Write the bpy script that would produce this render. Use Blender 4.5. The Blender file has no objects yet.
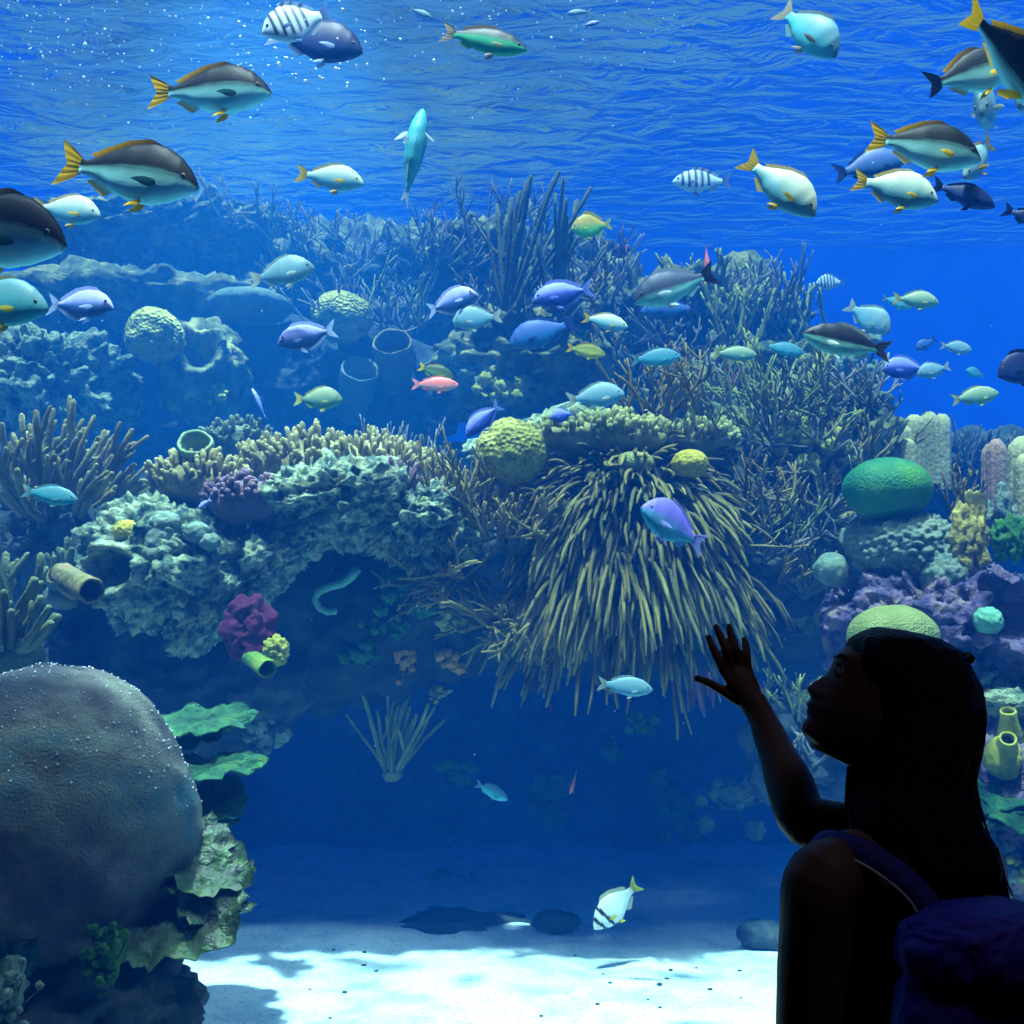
import bpy, bmesh, math, random
import numpy as np
from mathutils import Vector, Matrix, Quaternion, noise
from mathutils.bvhtree import BVHTree
R = random.Random(7)
C = bpy.context.scene.collection
sc = bpy.context.scene
PI = math.pi

# ------------------------------------------------------------------ camera
F = 1024.0
EYE = Vector((0, 0, 1.6))
PITCH = math.atan(138 / 1024)
FWD = Vector((0, math.cos(PITCH), math.sin(PITCH)))
UPV = Vector((0, -math.sin(PITCH), math.cos(PITCH)))
RGT = Vector((1, 0, 0))

def at(px, py, Y):
    """world point at depth Y that the photograph shows at (px, py)"""
    d = FWD + RGT * ((px - 512) / F) + UPV * ((512 - py) / F)
    return EYE + d * (Y / d.y)

def ppm(Y):
    return F / Y

cam = bpy.data.cameras.new('camera')
cam.sensor_width = 36
cam.lens = 36.0
cam.clip_start = .05
co = bpy.data.objects.new('camera', cam)
C.objects.link(co)
co.location = EYE
co.rotation_euler = (PI / 2 + PITCH, 0, 0)
sc.camera = co
sc.view_settings.view_transform = 'Standard'
sc.view_settings.look = 'None'
cy = sc.cycles
cy.use_denoising = True
cy.max_bounces = 6
cy.diffuse_bounces = 2
cy.glossy_bounces = 3
cy.transmission_bounces = 4
cy.transparent_max_bounces = 8
cy.volume_bounces = 1
cy.sample_clamp_indirect = 4
cy.caustics_reflective = False
cy.caustics_refractive = False
cy.use_light_tree = True

# ------------------------------------------------------------------ colours and materials
def lin(c):
    return tuple(((v / 255) / 12.92 if v / 255 <= .04045 else ((v / 255 + .055) / 1.055) ** 2.4) for v in c)

MATS = {}
def nodes(name):
    m = bpy.data.materials.new(name)
    m.use_nodes = True
    nt = m.node_tree
    nt.nodes.clear()
    out = nt.nodes.new('ShaderNodeOutputMaterial')
    return m, nt, out

def principled(nt, out, rough=.6, spec=.3):
    p = nt.nodes.new('ShaderNodeBsdfPrincipled')
    p.inputs['Roughness'].default_value = rough
    p.inputs['Specular IOR Level'].default_value = spec
    nt.links.new(p.outputs[0], out.inputs['Surface'])
    return p

def ramp(nt, stops):
    r = nt.nodes.new('ShaderNodeValToRGB')
    e = r.color_ramp.elements
    while len(e) < len(stops):
        e.new(.5)
    for k, (pos, c) in enumerate(stops):
        e[k].position = pos
        e[k].color = (*c, 1)
    return r

def organic(name, cols, scale=6.0, bump=.3, bscale=30.0, rough=.75, kind='noise', attr=False, spec=.25, detail=5, sss=0):
    """cols: list of rgb 0-255 colours spread over a noise ramp; attr multiplies by the 'col' attribute"""
    if name in MATS:
        return MATS[name]
    m, nt, out = nodes(name)
    p = principled(nt, out, rough, spec)
    tc = nt.nodes.new('ShaderNodeTexCoord')
    n1 = nt.nodes.new('ShaderNodeTexNoise')
    n1.inputs['Scale'].default_value = scale
    n1.inputs['Detail'].default_value = detail
    n1.inputs['Roughness'].default_value = .62
    nt.links.new(tc.outputs['Object'], n1.inputs['Vector'])
    k = len(cols)
    st = [(.3 + .4 * i / max(k - 1, 1), lin(c)) for i, c in enumerate(cols)]
    r = ramp(nt, st)
    nt.links.new(n1.outputs['Fac'], r.inputs[0])
    col = r.outputs[0]
    if attr:
        a = nt.nodes.new('ShaderNodeAttribute')
        a.attribute_name = 'col'
        mx = nt.nodes.new('ShaderNodeMix')
        mx.data_type = 'RGBA'
        mx.blend_type = 'MULTIPLY'
        mx.inputs[0].default_value = 1
        nt.links.new(col, mx.inputs[6])
        nt.links.new(a.outputs['Color'], mx.inputs[7])
        col = mx.outputs[2]
    nt.links.new(col, p.inputs['Base Color'])
    if bump:
        if kind == 'voronoi':
            b = nt.nodes.new('ShaderNodeTexVoronoi')
            b.inputs['Scale'].default_value = bscale
            o = b.outputs['Distance']
        else:
            b = nt.nodes.new('ShaderNodeTexNoise')
            b.inputs['Scale'].default_value = bscale
            b.inputs['Detail'].default_value = 4
            o = b.outputs['Fac']
        nt.links.new(tc.outputs['Object'], b.inputs['Vector'])
        bp = nt.nodes.new('ShaderNodeBump')
        bp.inputs['Strength'].default_value = bump
        bp.inputs['Distance'].default_value = .02
        nt.links.new(o, bp.inputs['Height'])
        nt.links.new(bp.outputs[0], p.inputs['Normal'])
    MATS[name] = m
    return m

def plain(name, c, rough=.5, spec=.3, metal=0):
    if name in MATS:
        return MATS[name]
    m, nt, out = nodes(name)
    p = principled(nt, out, rough, spec)
    n = nt.nodes.new('ShaderNodeTexNoise')
    n.inputs['Scale'].default_value = 40
    r = ramp(nt, [(.3, tuple(v * .85 for v in lin(c))), (.7, lin(c))])
    nt.links.new(n.outputs['Fac'], r.inputs[0])
    nt.links.new(r.outputs[0], p.inputs['Base Color'])
    p.inputs['Metallic'].default_value = metal
    MATS[name] = m
    return m

# ------------------------------------------------------------------ mesh builder
class MB:
    def __init__(s):
        s.v, s.f, s.c = [], [], []
    def add(s, vs, fs, cols=None):
        b = len(s.v)
        s.v.extend([tuple(v) for v in vs])
        s.f.extend([tuple(b + i for i in f) for f in fs])
        if cols is None:
            s.c.extend([(1, 1, 1)] * len(vs))
        elif isinstance(cols, tuple):
            s.c.extend([cols] * len(vs))
        else:
            s.c.extend(cols)
        return b
    def build(s, name, m, parent=None, smooth=True, attrs=None):
        me = bpy.data.meshes.new(name)
        me.from_pydata(s.v, [], s.f)
        a = me.color_attributes.new('col', 'FLOAT_COLOR', 'POINT')
        arr = np.ones((len(s.v), 4), dtype=np.float32)
        if s.c:
            arr[:, :3] = np.array(s.c, dtype=np.float32)
        a.data.foreach_set('color', arr.ravel())
        if smooth:
            me.shade_smooth()
        o = bpy.data.objects.new(name, me)
        C.objects.link(o)
        if m is not None:
            me.materials.append(m)
        if parent is not None:
            o.parent = parent
        return o

def tag(o, label=None, cat=None, group=None, kind=None):
    if label: o['label'] = label
    if cat: o['category'] = cat
    if group: o['group'] = group
    if kind: o['kind'] = kind
    return o

def empty(name, loc, label=None, cat=None, group=None, rot=None):
    o = bpy.data.objects.new(name, None)
    o.empty_display_size = .05
    C.objects.link(o)
    o.location = loc
    if rot is not None:
        o.rotation_euler = rot
    return tag(o, label, cat, group)

def frame_from(t):
    t = Vector(t).normalized()
    a = Vector((0, 0, 1)) if abs(t.z) < .9 else Vector((1, 0, 0))
    u = t.cross(a).normalized()
    return u, t.cross(u).normalized()

def tube(mb, pts, rad, n=6, cols=None, cap=True, link=None, flat=1.0):
    """tapered tube along pts, parallel transported; link = index of an existing vertex that it stays joined to"""
    pts = [Vector(p) for p in pts]
    k = len(pts)
    u = None
    vs, cl = [], []
    for i, p in enumerate(pts):
        t = (pts[min(i + 1, k - 1)] - pts[max(i - 1, 0)])
        if t.length < 1e-9:
            t = Vector((0, 0, 1))
        t.normalize()
        if u is None:
            u, w = frame_from(t)
        else:
            u = (u - t * u.dot(t))
            if u.length < 1e-6:
                u, _ = frame_from(t)
            u.normalize()
        w = t.cross(u)
        r = rad[i] if not isinstance(rad, (int, float)) else rad
        for j in range(n):
            a = 2 * PI * j / n
            vs.append(p + u * (r * math.cos(a)) + w * (r * flat * math.sin(a)))
            cl.append(cols[i] if cols else (1, 1, 1))
    fs = []
    for i in range(k - 1):
        for j in range(n):
            fs.append((i * n + j, i * n + (j + 1) % n, (i + 1) * n + (j + 1) % n, (i + 1) * n + j))
    if cap:
        r = rad[-1] if not isinstance(rad, (int, float)) else rad
        t = (pts[-1] - pts[-2]).normalized()
        vs.append(pts[-1] + t * r * .8)
        cl.append(cols[-1] if cols else (1, 1, 1))
        e = len(vs) - 1
        for j in range(n):
            fs.append(((k - 1) * n + j, (k - 1) * n + (j + 1) % n, e))
        vs.append(pts[0])
        cl.append(cols[0] if cols else (1, 1, 1))
        e = len(vs) - 1
        for j in range(n):
            fs.append(((j + 1) % n, j, e))
    b = mb.add(vs, fs, cl)
    if link is not None:
        mb.f.append((b, b + 1, link))
    return b

def fbm(p, o=4, H=1.0, lac=2.0):
    return noise.fractal(p, H, lac, o)

ICO = {}
def ico(sub):
    if sub not in ICO:
        bm = bmesh.new()
        bmesh.ops.create_icosphere(bm, subdivisions=sub, radius=1)
        ICO[sub] = ([v.co.copy() for v in bm.verts], [tuple(v.index for v in f.verts) for f in bm.faces])
        bm.free()
    return ICO[sub]

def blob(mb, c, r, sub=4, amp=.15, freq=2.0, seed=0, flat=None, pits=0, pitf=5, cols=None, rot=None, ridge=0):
    """noise-displaced ellipsoid"""
    c = Vector(c)
    vs, fs = ico(sub)
    off = Vector((seed * 7.31, seed * 3.17, seed * 1.73))
    out, cl = [], []
    mr = sum(r) / 3
    for v in vs:
        p = Vector((v.x * r[0], v.y * r[1], v.z * r[2]))
        q = p / mr
        d = fbm(q * freq + off, 5) * amp
        if pits:
            ds, _ = noise.voronoi(q * pitf + off)
            d -= pits * max(0, .34 - ds[0]) * 2
        if ridge:
            d += ridge * abs(noise.noise(q * freq * 2.3 + off))
        p = p + v * (d * mr)
        if flat is not None and p.z < flat:
            p.z = flat
        if rot is not None:
            p = rot @ p
        out.append(c + p)
        g = .78 + 1.1 * d  # recesses darkened in the vertex colour as cavity shade
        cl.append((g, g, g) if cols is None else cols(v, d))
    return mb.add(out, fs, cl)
SCAT_C, SCAT_D = (.02, .29, .88), .046
ABS_C, ABS_D = (.10, .71, .93), .18
EM_C, EM_S = (.0, .095, 1.0), .0235
SUN, SPOT1, FRONT, HALL = 13.0, 5000, 135, 13
WORLD_C, WORLD_S = (.28, .6, 1.0), .42
# ------------------------------------------------------------------ setting
ZS, ZW, GY = .3, 5.35, 1.98          # sand level, water level, glass plane
TX0, TX1, TY1 = -7.0, 7.5, 9.2

def box(mb, lo, hi, cols=None):
    x0, y0, z0 = lo; x1, y1, z1 = hi
    vs = [(x0, y0, z0), (x1, y0, z0), (x1, y1, z0), (x0, y1, z0), (x0, y0, z1), (x1, y0, z1), (x1, y1, z1), (x0, y1, z1)]
    fs = [(0, 3, 2, 1), (4, 5, 6, 7), (0, 1, 5, 4), (1, 2, 6, 5), (2, 3, 7, 6), (3, 0, 4, 7)]
    return mb.add(vs, fs, cols)

def struct(name, mb, m, smooth=False, label=None):
    o = mb.build(name, m, None, smooth)
    o['kind'] = 'structure'
    if label: o['label'] = label
    return o

hall = plain('hall_dark', (22, 22, 26), .9, .1)
mb = MB(); box(mb, (-4, -3, -.05), (4, GY - .06, 0)); struct('floor', mb, plain('hall_carpet', (26, 26, 32), .95, .05))
mb = MB(); box(mb, (-4, -3, 5.4), (4, GY - .06, 5.5)); struct('ceiling', mb, hall)
mb = MB(); box(mb, (-4, -3.1, 0), (4, -3, 5.5)); struct('wall_back', mb, hall)
mb = MB(); box(mb, (-4.1, -3.1, 0), (-4, GY, 5.5)); struct('wall_left', mb, hall)
mb = MB(); box(mb, (4, -3.1, 0), (4.1, GY, 5.5)); struct('wall_right', mb, hall)
mb = MB(); box(mb, (-4.1, GY - .06, 0), (4.1, GY + .06, .26)); struct('trim_1', mb, hall)
mb = MB(); box(mb, (-4.1, GY - .06, 4.6), (4.1, GY + .06, 5.5)); struct('trim_2', mb, hall)

# acrylic window
m, nt, out = nodes('acrylic')
tr = nt.nodes.new('ShaderNodeBsdfTransparent'); tr.inputs[0].default_value = (.95, .975, .98, 1)
gl = nt.nodes.new('ShaderNodeBsdfGlossy'); gl.inputs['Roughness'].default_value = .02
fr = nt.nodes.new('ShaderNodeFresnel'); fr.inputs[0].default_value = 1.2
mx = nt.nodes.new('ShaderNodeMixShader')
nt.links.new(fr.outputs[0], mx.inputs[0]); nt.links.new(tr.outputs[0], mx.inputs[1]); nt.links.new(gl.outputs[0], mx.inputs[2])
nt.links.new(mx.outputs[0], out.inputs['Surface'])
mb = MB(); box(mb, (-4, GY - .02, .26), (4, GY + .02, 4.6))
struct('window_1', mb, m, label='tall clear acrylic viewing pane of the aquarium')

# water body
m, nt, out = nodes('water_volume')
sca = nt.nodes.new('ShaderNodeVolumeScatter'); sca.inputs['Color'].default_value = (*SCAT_C, 1); sca.inputs['Density'].default_value = SCAT_D; sca.inputs['Anisotropy'].default_value = .2
ab = nt.nodes.new('ShaderNodeVolumeAbsorption'); ab.inputs['Color'].default_value = (*ABS_C, 1); ab.inputs['Density'].default_value = ABS_D
em = nt.nodes.new('ShaderNodeEmission'); em.inputs['Color'].default_value = (*EM_C, 1); em.inputs['Strength'].default_value = EM_S  # even blue glow added in place of repeatedly scattered light
a1 = nt.nodes.new('ShaderNodeAddShader'); a2 = nt.nodes.new('ShaderNodeAddShader')
nt.links.new(sca.outputs[0], a1.inputs[0]); nt.links.new(ab.outputs[0], a1.inputs[1])
nt.links.new(a1.outputs[0], a2.inputs[0]); nt.links.new(em.outputs[0], a2.inputs[1])
nt.links.new(a2.outputs[0], out.inputs['Volume'])
m.cycles.homogeneous_volume = True
mb = MB(); box(mb, (TX0, GY + .03, ZS - .4), (TX1, TY1, ZW))
struct('water', mb, m, label='clear blue sea water filling the tank')

# water surface seen from below
m, nt, out = nodes('water_surface')
tc = nt.nodes.new('ShaderNodeTexCoord')
mp = nt.nodes.new('ShaderNodeMapping'); mp.inputs['Scale'].default_value = (2.2, 4.5, 1)
nz = nt.nodes.new('ShaderNodeTexNoise'); nz.inputs['Scale'].default_value = 1.25; nz.inputs['Detail'].default_value = 5; nz.inputs['Distortion'].default_value = .6
nt.links.new(tc.outputs['Object'], mp.inputs[0]); nt.links.new(mp.outputs[0], nz.inputs['Vector'])
bp = nt.nodes.new('ShaderNodeBump'); bp.inputs['Strength'].default_value = 1; bp.inputs['Distance'].default_value = .1
nt.links.new(nz.outputs['Fac'], bp.inputs['Height'])
gl = nt.nodes.new('ShaderNodeBsdfGlossy'); gl.inputs['Roughness'].default_value = .12; gl.inputs['Color'].default_value = (.7, .82, 1, 1)
nt.links.new(bp.outputs[0], gl.inputs['Normal'])
tr = nt.nodes.new('ShaderNodeBsdfTransparent')
lw = nt.nodes.new('ShaderNodeLayerWeight'); lw.inputs['Blend'].default_value = .5
nt.links.new(bp.outputs[0], lw.inputs['Normal'])
rp = ramp(nt, [(.34, (.08, .08, .08)), (.5, (.97, .97, .97))])
nt.links.new(lw.outputs['Facing'], rp.inputs[0])
mx = nt.nodes.new('ShaderNodeMixShader')
nt.links.new(rp.outputs[0], mx.inputs[0])
nt.links.new(tr.outputs[0], mx.inputs[1]); nt.links.new(gl.outputs[0], mx.inputs[2])
nt.links.new(mx.outputs[0], out.inputs['Surface'])
NX, NY = 150, 130
vs, fs = [], []
for j in range(NY + 1):
    for i in range(NX + 1):
        x = TX0 + (TX1 - TX0) * i / NX; y = GY + .1 + (TY1 - GY - .1) * j / NY
        z = ZW - .02 + .014 * noise.noise(Vector((x * 1.6, y * 2.6, 1))) + .008 * noise.noise(Vector((x * 5, y * 7, 4)))
        vs.append((x, y, z))
for j in range(NY):
    for i in range(NX):
        a = j * (NX + 1) + i
        fs.append((a, a + 1, a + NX + 2, a + NX + 1))
mb = MB(); mb.add(vs, fs)
struct('water_surface', mb, m, True, 'rippled underside of the water surface')

# tank shell
tank = organic('tank_haze_blue', [(20, 84, 215), (28, 100, 230)], 1.0, 0, rough=.9, spec=.05)  # bright blue stands in for the haze of deeper open water
mb = MB(); box(mb, (TX0, TY1, 0), (TX1, TY1 + .1, ZW)); struct('wall_tank_back', mb, tank)
mb = MB(); box(mb, (TX0 - .1, GY, 0), (TX0, TY1, ZW)); struct('wall_tank_left', mb, tank)
mb = MB(); box(mb, (TX1, GY, 0), (TX1 + .1, TY1, ZW)); struct('wall_tank_right', mb, tank)

# sand
m, nt, out = nodes('sand')
p = principled(nt, out, .9, .1)
tc = nt.nodes.new('ShaderNodeTexCoord')
n1 = nt.nodes.new('ShaderNodeTexNoise'); n1.inputs['Scale'].default_value = 60; n1.inputs['Detail'].default_value = 6
n2 = nt.nodes.new('ShaderNodeTexNoise'); n2.inputs['Scale'].default_value = 5; n2.inputs['Detail'].default_value = 5
nt.links.new(tc.outputs['Object'], n1.inputs['Vector']); nt.links.new(tc.outputs['Object'], n2.inputs['Vector'])
r1 = ramp(nt, [(.33, (.55, .56, .53)), (.45, (.88, .87, .82))])
r2 = ramp(nt, [(.34, (.62, .75, .77)), (.55, (1, 1, .97))])
nt.links.new(n1.outputs['Fac'], r1.inputs[0]); nt.links.new(n2.outputs['Fac'], r2.inputs[0])
mm = nt.nodes.new('ShaderNodeMix'); mm.data_type = 'RGBA'; mm.blend_type = 'MULTIPLY'; mm.inputs[0].default_value = 1
nt.links.new(r1.outputs[0], mm.inputs[6]); nt.links.new(r2.outputs[0], mm.inputs[7]); nt.links.new(mm.outputs[2], p.inputs['Base Color'])
bp = nt.nodes.new('ShaderNodeBump'); bp.inputs['Strength'].default_value = .5; bp.inputs['Distance'].default_value = .02
nt.links.new(n1.outputs['Fac'], bp.inputs['Height']); nt.links.new(bp.outputs[0], p.inputs['Normal'])
NX, NY = 170, 120
vs, fs = [], []
def sand_z(x, y):
    return ZS + .05 * noise.noise(Vector((x * 1.1, y * 1.3, 0))) + .025 * noise.noise(Vector((x * 3.1, y * 4, 3))) + .008 * noise.noise(Vector((x * 9, y * 11, 6)))
for j in range(NY + 1):
    for i in range(NX + 1):
        x = TX0 + (TX1 - TX0) * i / NX; y = GY + .03 + (9.15 - GY) * (j / NY) ** 1.4
        vs.append((x, y, sand_z(x, y)))
for j in range(NY):
    for i in range(NX):
        a = j * (NX + 1) + i
        fs.append((a, a + 1, a + NX + 2, a + NX + 1))
mb = MB(); mb.add(vs, fs)
struct('ground', mb, m, True, 'bright white coral sand bed')
mb = MB(); box(mb, (TX0, GY, -.15), (TX1, TY1, -.05)); struct('floor_tank', mb, tank)

# ------------------------------------------------------------------ lights
w = bpy.data.worlds.new('world'); sc.world = w; w.use_nodes = True
w.node_tree.nodes['Background'].inputs[0].default_value = (*WORLD_C, 1)
w.node_tree.nodes['Background'].inputs[1].default_value = WORLD_S
def lamp(name, kind, loc, target, power, col=(1, 1, 1), **kw):
    l = bpy.data.lights.new(name, kind)
    l.energy = power; l.color = col
    for k, v in kw.items():
        setattr(l, k, v)
    o = bpy.data.objects.new(name, l); C.objects.link(o)
    o.location = loc
    o.rotation_euler = (Vector(target) - Vector(loc)).to_track_quat('-Z', 'Y').to_euler()
    return o
# ------------------------------------------------------------------ reef builders
def hole_blob(mb, c, r, sub, amp, freq, seed, pits=0, pitf=5, holes=(), ridge=0, lump=0, lumpf=3, cols=None, hh=1.0):
    c = Vector(c)
    vs, fs = ico(sub)
    off = Vector((seed * 7.31 + .2, seed * 3.17, seed * 1.73))
    mr = sum(r) / 3
    out, cl = [], []
    for v in vs:
        p = Vector((v.x * r[0], v.y * r[1], v.z * r[2]))
        q = p / mr
        d = fbm(q * freq + off, 6, hh) * amp
        if lump:
            ds, _ = noise.voronoi(q * lumpf + off)
            d += lump * (.5 - ds[0])
        if pits:
            ds, _ = noise.voronoi(q * pitf + off)
            d -= pits * max(0, .4 - ds[0])
        if ridge:
            d += ridge * (.35 - abs(noise.noise(q * freq * 3 + off)))
        p = p + v * (d * mr)
        for (hd, ang, dep) in holes:
            a = v.angle(hd)
            if a < ang * 1.5:
                t = a / ang
                if t < 1:
                    p = p * (1 - dep * (1 - t * t) ** .5)
                else:
                    p = p * (1 + .10 * math.sin(PI * (t - 1) / .5))
        out.append(c + p)
        cl.append(cols(v, d) if cols else (1, 1, 1))
    return mb.add(out, fs, cl)

def hd(cx, cy, px, py, wpx, hpx):
    """hole direction on the camera side of a rock centred (cx,cy) of size wpx x hpx"""
    x, z = (px - cx) / (wpx / 2), (cy - py) / (hpx / 2)
    y = -math.sqrt(max(.05, 1 - x * x - z * z))
    return Vector((x, y, z)).normalized()

def rock(name, label, px, py, Y, w, h, dep, m, seed=1, sub=5, amp=.28, freq=1.6, pits=.35, pitf=5, holes=(), cat='rock', lump=0, lumpf=3, ridge=.1, hh=.72, tilt=0):
    s = Y / F
    mb = MB()
    hs = [(hd(px, py, hx, hy, w, h), a, d) for hx, hy, a, d in holes]
    c = at(px, py, Y)
    hole_blob(mb, (0, 0, 0), (w / 2 * s, dep, h / 2 * s), sub, amp, freq, seed, pits, pitf, hs, ridge, lump, lumpf, None, hh)
    if tilt:
        rm = Matrix.Rotation(math.radians(tilt), 3, 'Y')
        mb.v = [tuple(rm @ Vector(v)) for v in mb.v]
    o = mb.build(name, m)
    o.location = c
    ROCKS.append(BVHTree.FromPolygons([c + Vector(v) for v in mb.v], mb.f))
    return tag(o, label, cat)

ROCKS = []
def surf(px, py, Y, back=.02):
    """the rock face the photograph shows at (px, py), or depth Y where there is none"""
    p = at(px, py, 2.05)
    d = (p - EYE).normalized()
    best = None
    for t in ROCKS:
        h = t.ray_cast(p, d)
        if h[0] is not None and (best is None or h[3] < best[0]):
            best = (h[3], h[0], h[1])
    if best is None:
        return at(px, py, Y)
    return best[1] + d * back

def rnd_dir(az0, az1, el0, el1):
    a, e = math.radians(R.uniform(az0, az1)), math.radians(R.uniform(el0, el1))
    return Vector((math.cos(e) * math.sin(a), -math.cos(e) * math.cos(a), math.sin(e)))

def bent(p, d, L, up, n=6, wob=.08):
    """points along a branch that starts along d and bends towards up"""
    pts = [Vector(p)]
    d = d.normalized()
    for i in range(n):
        d = (d + up * (1.0 / n) + Vector((R.uniform(-1, 1), R.uniform(-1, 1), R.uniform(-1, 1))) * wob).normalized()
        pts.append(pts[-1] + d * (L / n))
    return pts

def tip_cols(k, base=(1, 1, 1), tip=(1.5, 1.5, 1.35)):
    return [tuple(b + (t - b) * (i / (k - 1)) ** 3 for b, t in zip(base, tip)) for i in range(k)]

def antler(name, label, pos, n, L, r, az, el, m, up=(0, 0, .5), base_r=None, forks=1.0, wob=.1, cat='coral', spread=.08, tip=(1.5, 1.5, 1.3), group=None, nseg=7):
    """branching coral: a base mound and separately modelled branches"""
    root = empty(name, pos, label, cat, group)
    mb = MB()
    br = base_r or spread * 1.2
    hole_blob(mb, (0, 0, 0), (br, br, br * .7), 3, .25, 2, n)
    mb.build('base', m, root)
    up = Vector(up)
    for k in range(n):
        d = rnd_dir(*az, *el)
        st = Vector((d.x, d.y, d.z * .5)) * spread * R.uniform(.3, 1.2)
        l = L * R.uniform(.6, 1.15)
        mb = MB()
        pts = bent(st, d, l, up, 6, wob)
        rr = r * R.uniform(.8, 1.2)
        rad = [rr * (1.15 - .4 * i / 6) for i in range(7)]
        g = R.uniform(.7, 1.15)
        b = tube(mb, pts, rad, nseg, [tuple(g * q for q in c) for c in tip_cols(7, tip=tip)])
        nf = int(forks + R.random())
        for q in range(nf):
            i = R.choice([2, 3, 4])
            d2 = (pts[i + 1] - pts[i]).normalized()
            d2 = (d2 + Vector((R.uniform(-1, 1), R.uniform(-.7, .7), R.uniform(-.3, .8))) * .9).normalized()
            p2 = bent(pts[i], d2, l * R.uniform(.25, .5), up, 4, wob)
            tube(mb, p2, [rad[i] * (.9 - .3 * j / 4) for j in range(5)], nseg, [tuple(g * q for q in c) for c in tip_cols(5, tip=tip)], link=b + i * nseg)
        mb.build('branch', m, root)
    return root

def spray_mesh(mb, base, H, n, spread, r, m, twig=4, up=(0, 0, .6), az=(0, 360), el=(25, 85), nseg=5, wob=.12, tip=(1.2, 1.2, 1.15), droop=0):
    b0 = mb.add([Vector(base), Vector(base) + Vector((r, 0, 0)), Vector(base) + Vector((0, r, 0))], [(0, 1, 2)])
    up = Vector(up)
    for k in range(n):
        d = rnd_dir(*az, *el)
        st = Vector(base) + Vector((R.gauss(0, 1), R.gauss(0, 1), 0)) * spread
        l = H * R.uniform(.6, 1.1)
        pts = bent(st, d, l, up, 6, wob)
        g = R.uniform(.65, 1.25)
        rad = [r * (1.2 - .5 * i / 6) for i in range(7)]
        b = tube(mb, pts, rad, nseg, [tuple(g * q for q in c) for c in tip_cols(7, tip=tip)], link=b0)
        for q in range(int(twig + R.random())):
            i = R.choice([1, 2, 3, 4, 5])
            d2 = ((pts[i + 1] - pts[i]).normalized() + Vector((R.uniform(-1, 1), R.uniform(-1, 1), R.uniform(-.4, .8))) * .9).normalized()
            p2 = bent(pts[i], d2, l * R.uniform(.2, .45), up, 4, wob)
            tube(mb, p2, [r * (.8 - .3 * j / 4) for j in range(5)], nseg, [tuple(g * q for q in c) for c in tip_cols(5, tip=tip)], link=b + i * nseg)

def spray(name, label, pos, H, n, spread, r, m, cat='coral', group=None, **kw):
    """a bushy gorgonian: each main stem with its twigs is a branch of its own"""
    root = empty(name, pos, label, cat, group)
    mb = MB()
    hole_blob(mb, (0, 0, -spread * .2), (spread * .7 + r, spread * .7 + r, spread * .6), 3, .3, 2, n)
    mb.build('holdfast', M['rock_dark'], root)
    for k in range(n):
        mb = MB()
        spray_mesh(mb, (R.gauss(0, 1) * spread, R.gauss(0, 1) * spread, 0), H, 1, 0, r, m, **kw)
        mb.build('branch', m, root)
    return root

def fingers(name, label, pos, rx, ry, rz, n, r, L, m, seed=1, cat='coral', out=.6, tip=(1.35, 1.35, 1.25), front=True, ball=False):
    """finger coral: a mound thickly set with short blunt knobs, one connected colony"""
    mb = MB()
    b0 = hole_blob(mb, (0, 0, 0), (rx, ry, rz), 4, .2, 2, seed)
    nv = len(mb.v)
    k = 0
    tries = 0
    while k < n and tries < n * 20:
        tries += 1
        i = R.randrange(nv)
        p = Vector(mb.v[i])
        d = Vector((p.x / rx ** 2, p.y / ry ** 2, p.z / rz ** 2)).normalized()
        if d.z < -.25 or (front and d.y > .5):
            continue
        d = (d * out + Vector((0, 0, 1 - out * .5)) + Vector((R.uniform(-1, 1), R.uniform(-1, 1), R.uniform(-1, 1))) * .35).normalized()
        l = L * R.uniform(.5, 1.2)
        pts = bent(p - d * r, d, l, Vector((0, 0, .15)), 3, .15)
        rr = r * R.uniform(.75, 1.2)
        g = R.uniform(.75, 1.15)
        tube(mb, pts, [rr, rr * .95, rr * .95, rr * (1.2 if ball else .85)], 6, [tuple(g * q for q in c) for c in tip_cols(4, (.8, .8, .8), tip)], link=i)
        k += 1
    o = mb.build(name, m)
    o.location = pos
    return tag(o, label, cat)

def lathe_axis(mb, prof, axis, org, n=24, wob=.0, seed=0, cols=None):
    """prof: (radius, along) pairs"""
    u, w = frame_from(axis)
    axis = Vector(axis).normalized()
    vs, cl = [], []
    for i, (r, t) in enumerate(prof):
        for j in range(n):
            a = 2 * PI * j / n
            rr = r * (1 + wob * noise.noise(Vector((math.cos(a) * 1.5, math.sin(a) * 1.5, t * 8 + seed))))
            vs.append(Vector(org) + axis * t + (u * math.cos(a) + w * math.sin(a)) * rr)
            cl.append(cols[i] if cols else (1, 1, 1))
    fs = []
    for i in range(len(prof) - 1):
        for j in range(n):
            fs.append((i * n + j, i * n + (j + 1) % n, (i + 1) * n + (j + 1) % n, (i + 1) * n + j))
    return mb.add(vs, fs, cl)

def cup_tube(mb, org, axis, L, r0, r1, wall=.25, n=24, wob=.15, seed=0, inn=.35):
    """hollow sponge tube with an open inside toned to imitate shade and a rounded rim"""
    inn = (inn, inn, inn)
    prof = [(r0 * .3, -L * .05), (r0, 0), (r0 * .6 + r1 * .4, L * .4), (r1 * .97, L * .8), (r1, L * .95), (r1 * (1 - wall * .3), L), (r1 * (1 - wall), L * .96), (r1 * (1 - wall), L * .7), (r0 * .6, L * .25), (.001, L * .2)]
    cols = [(1, 1, 1)] * 4 + [(1.2, 1.2, 1.1), (1.35, 1.35, 1.2), (.8, .8, .8), inn, inn, inn]  # inner tone puts the shade of the hollow into the colour
    return lathe_axis(mb, prof, axis, org, n, wob, seed, cols)

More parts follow.
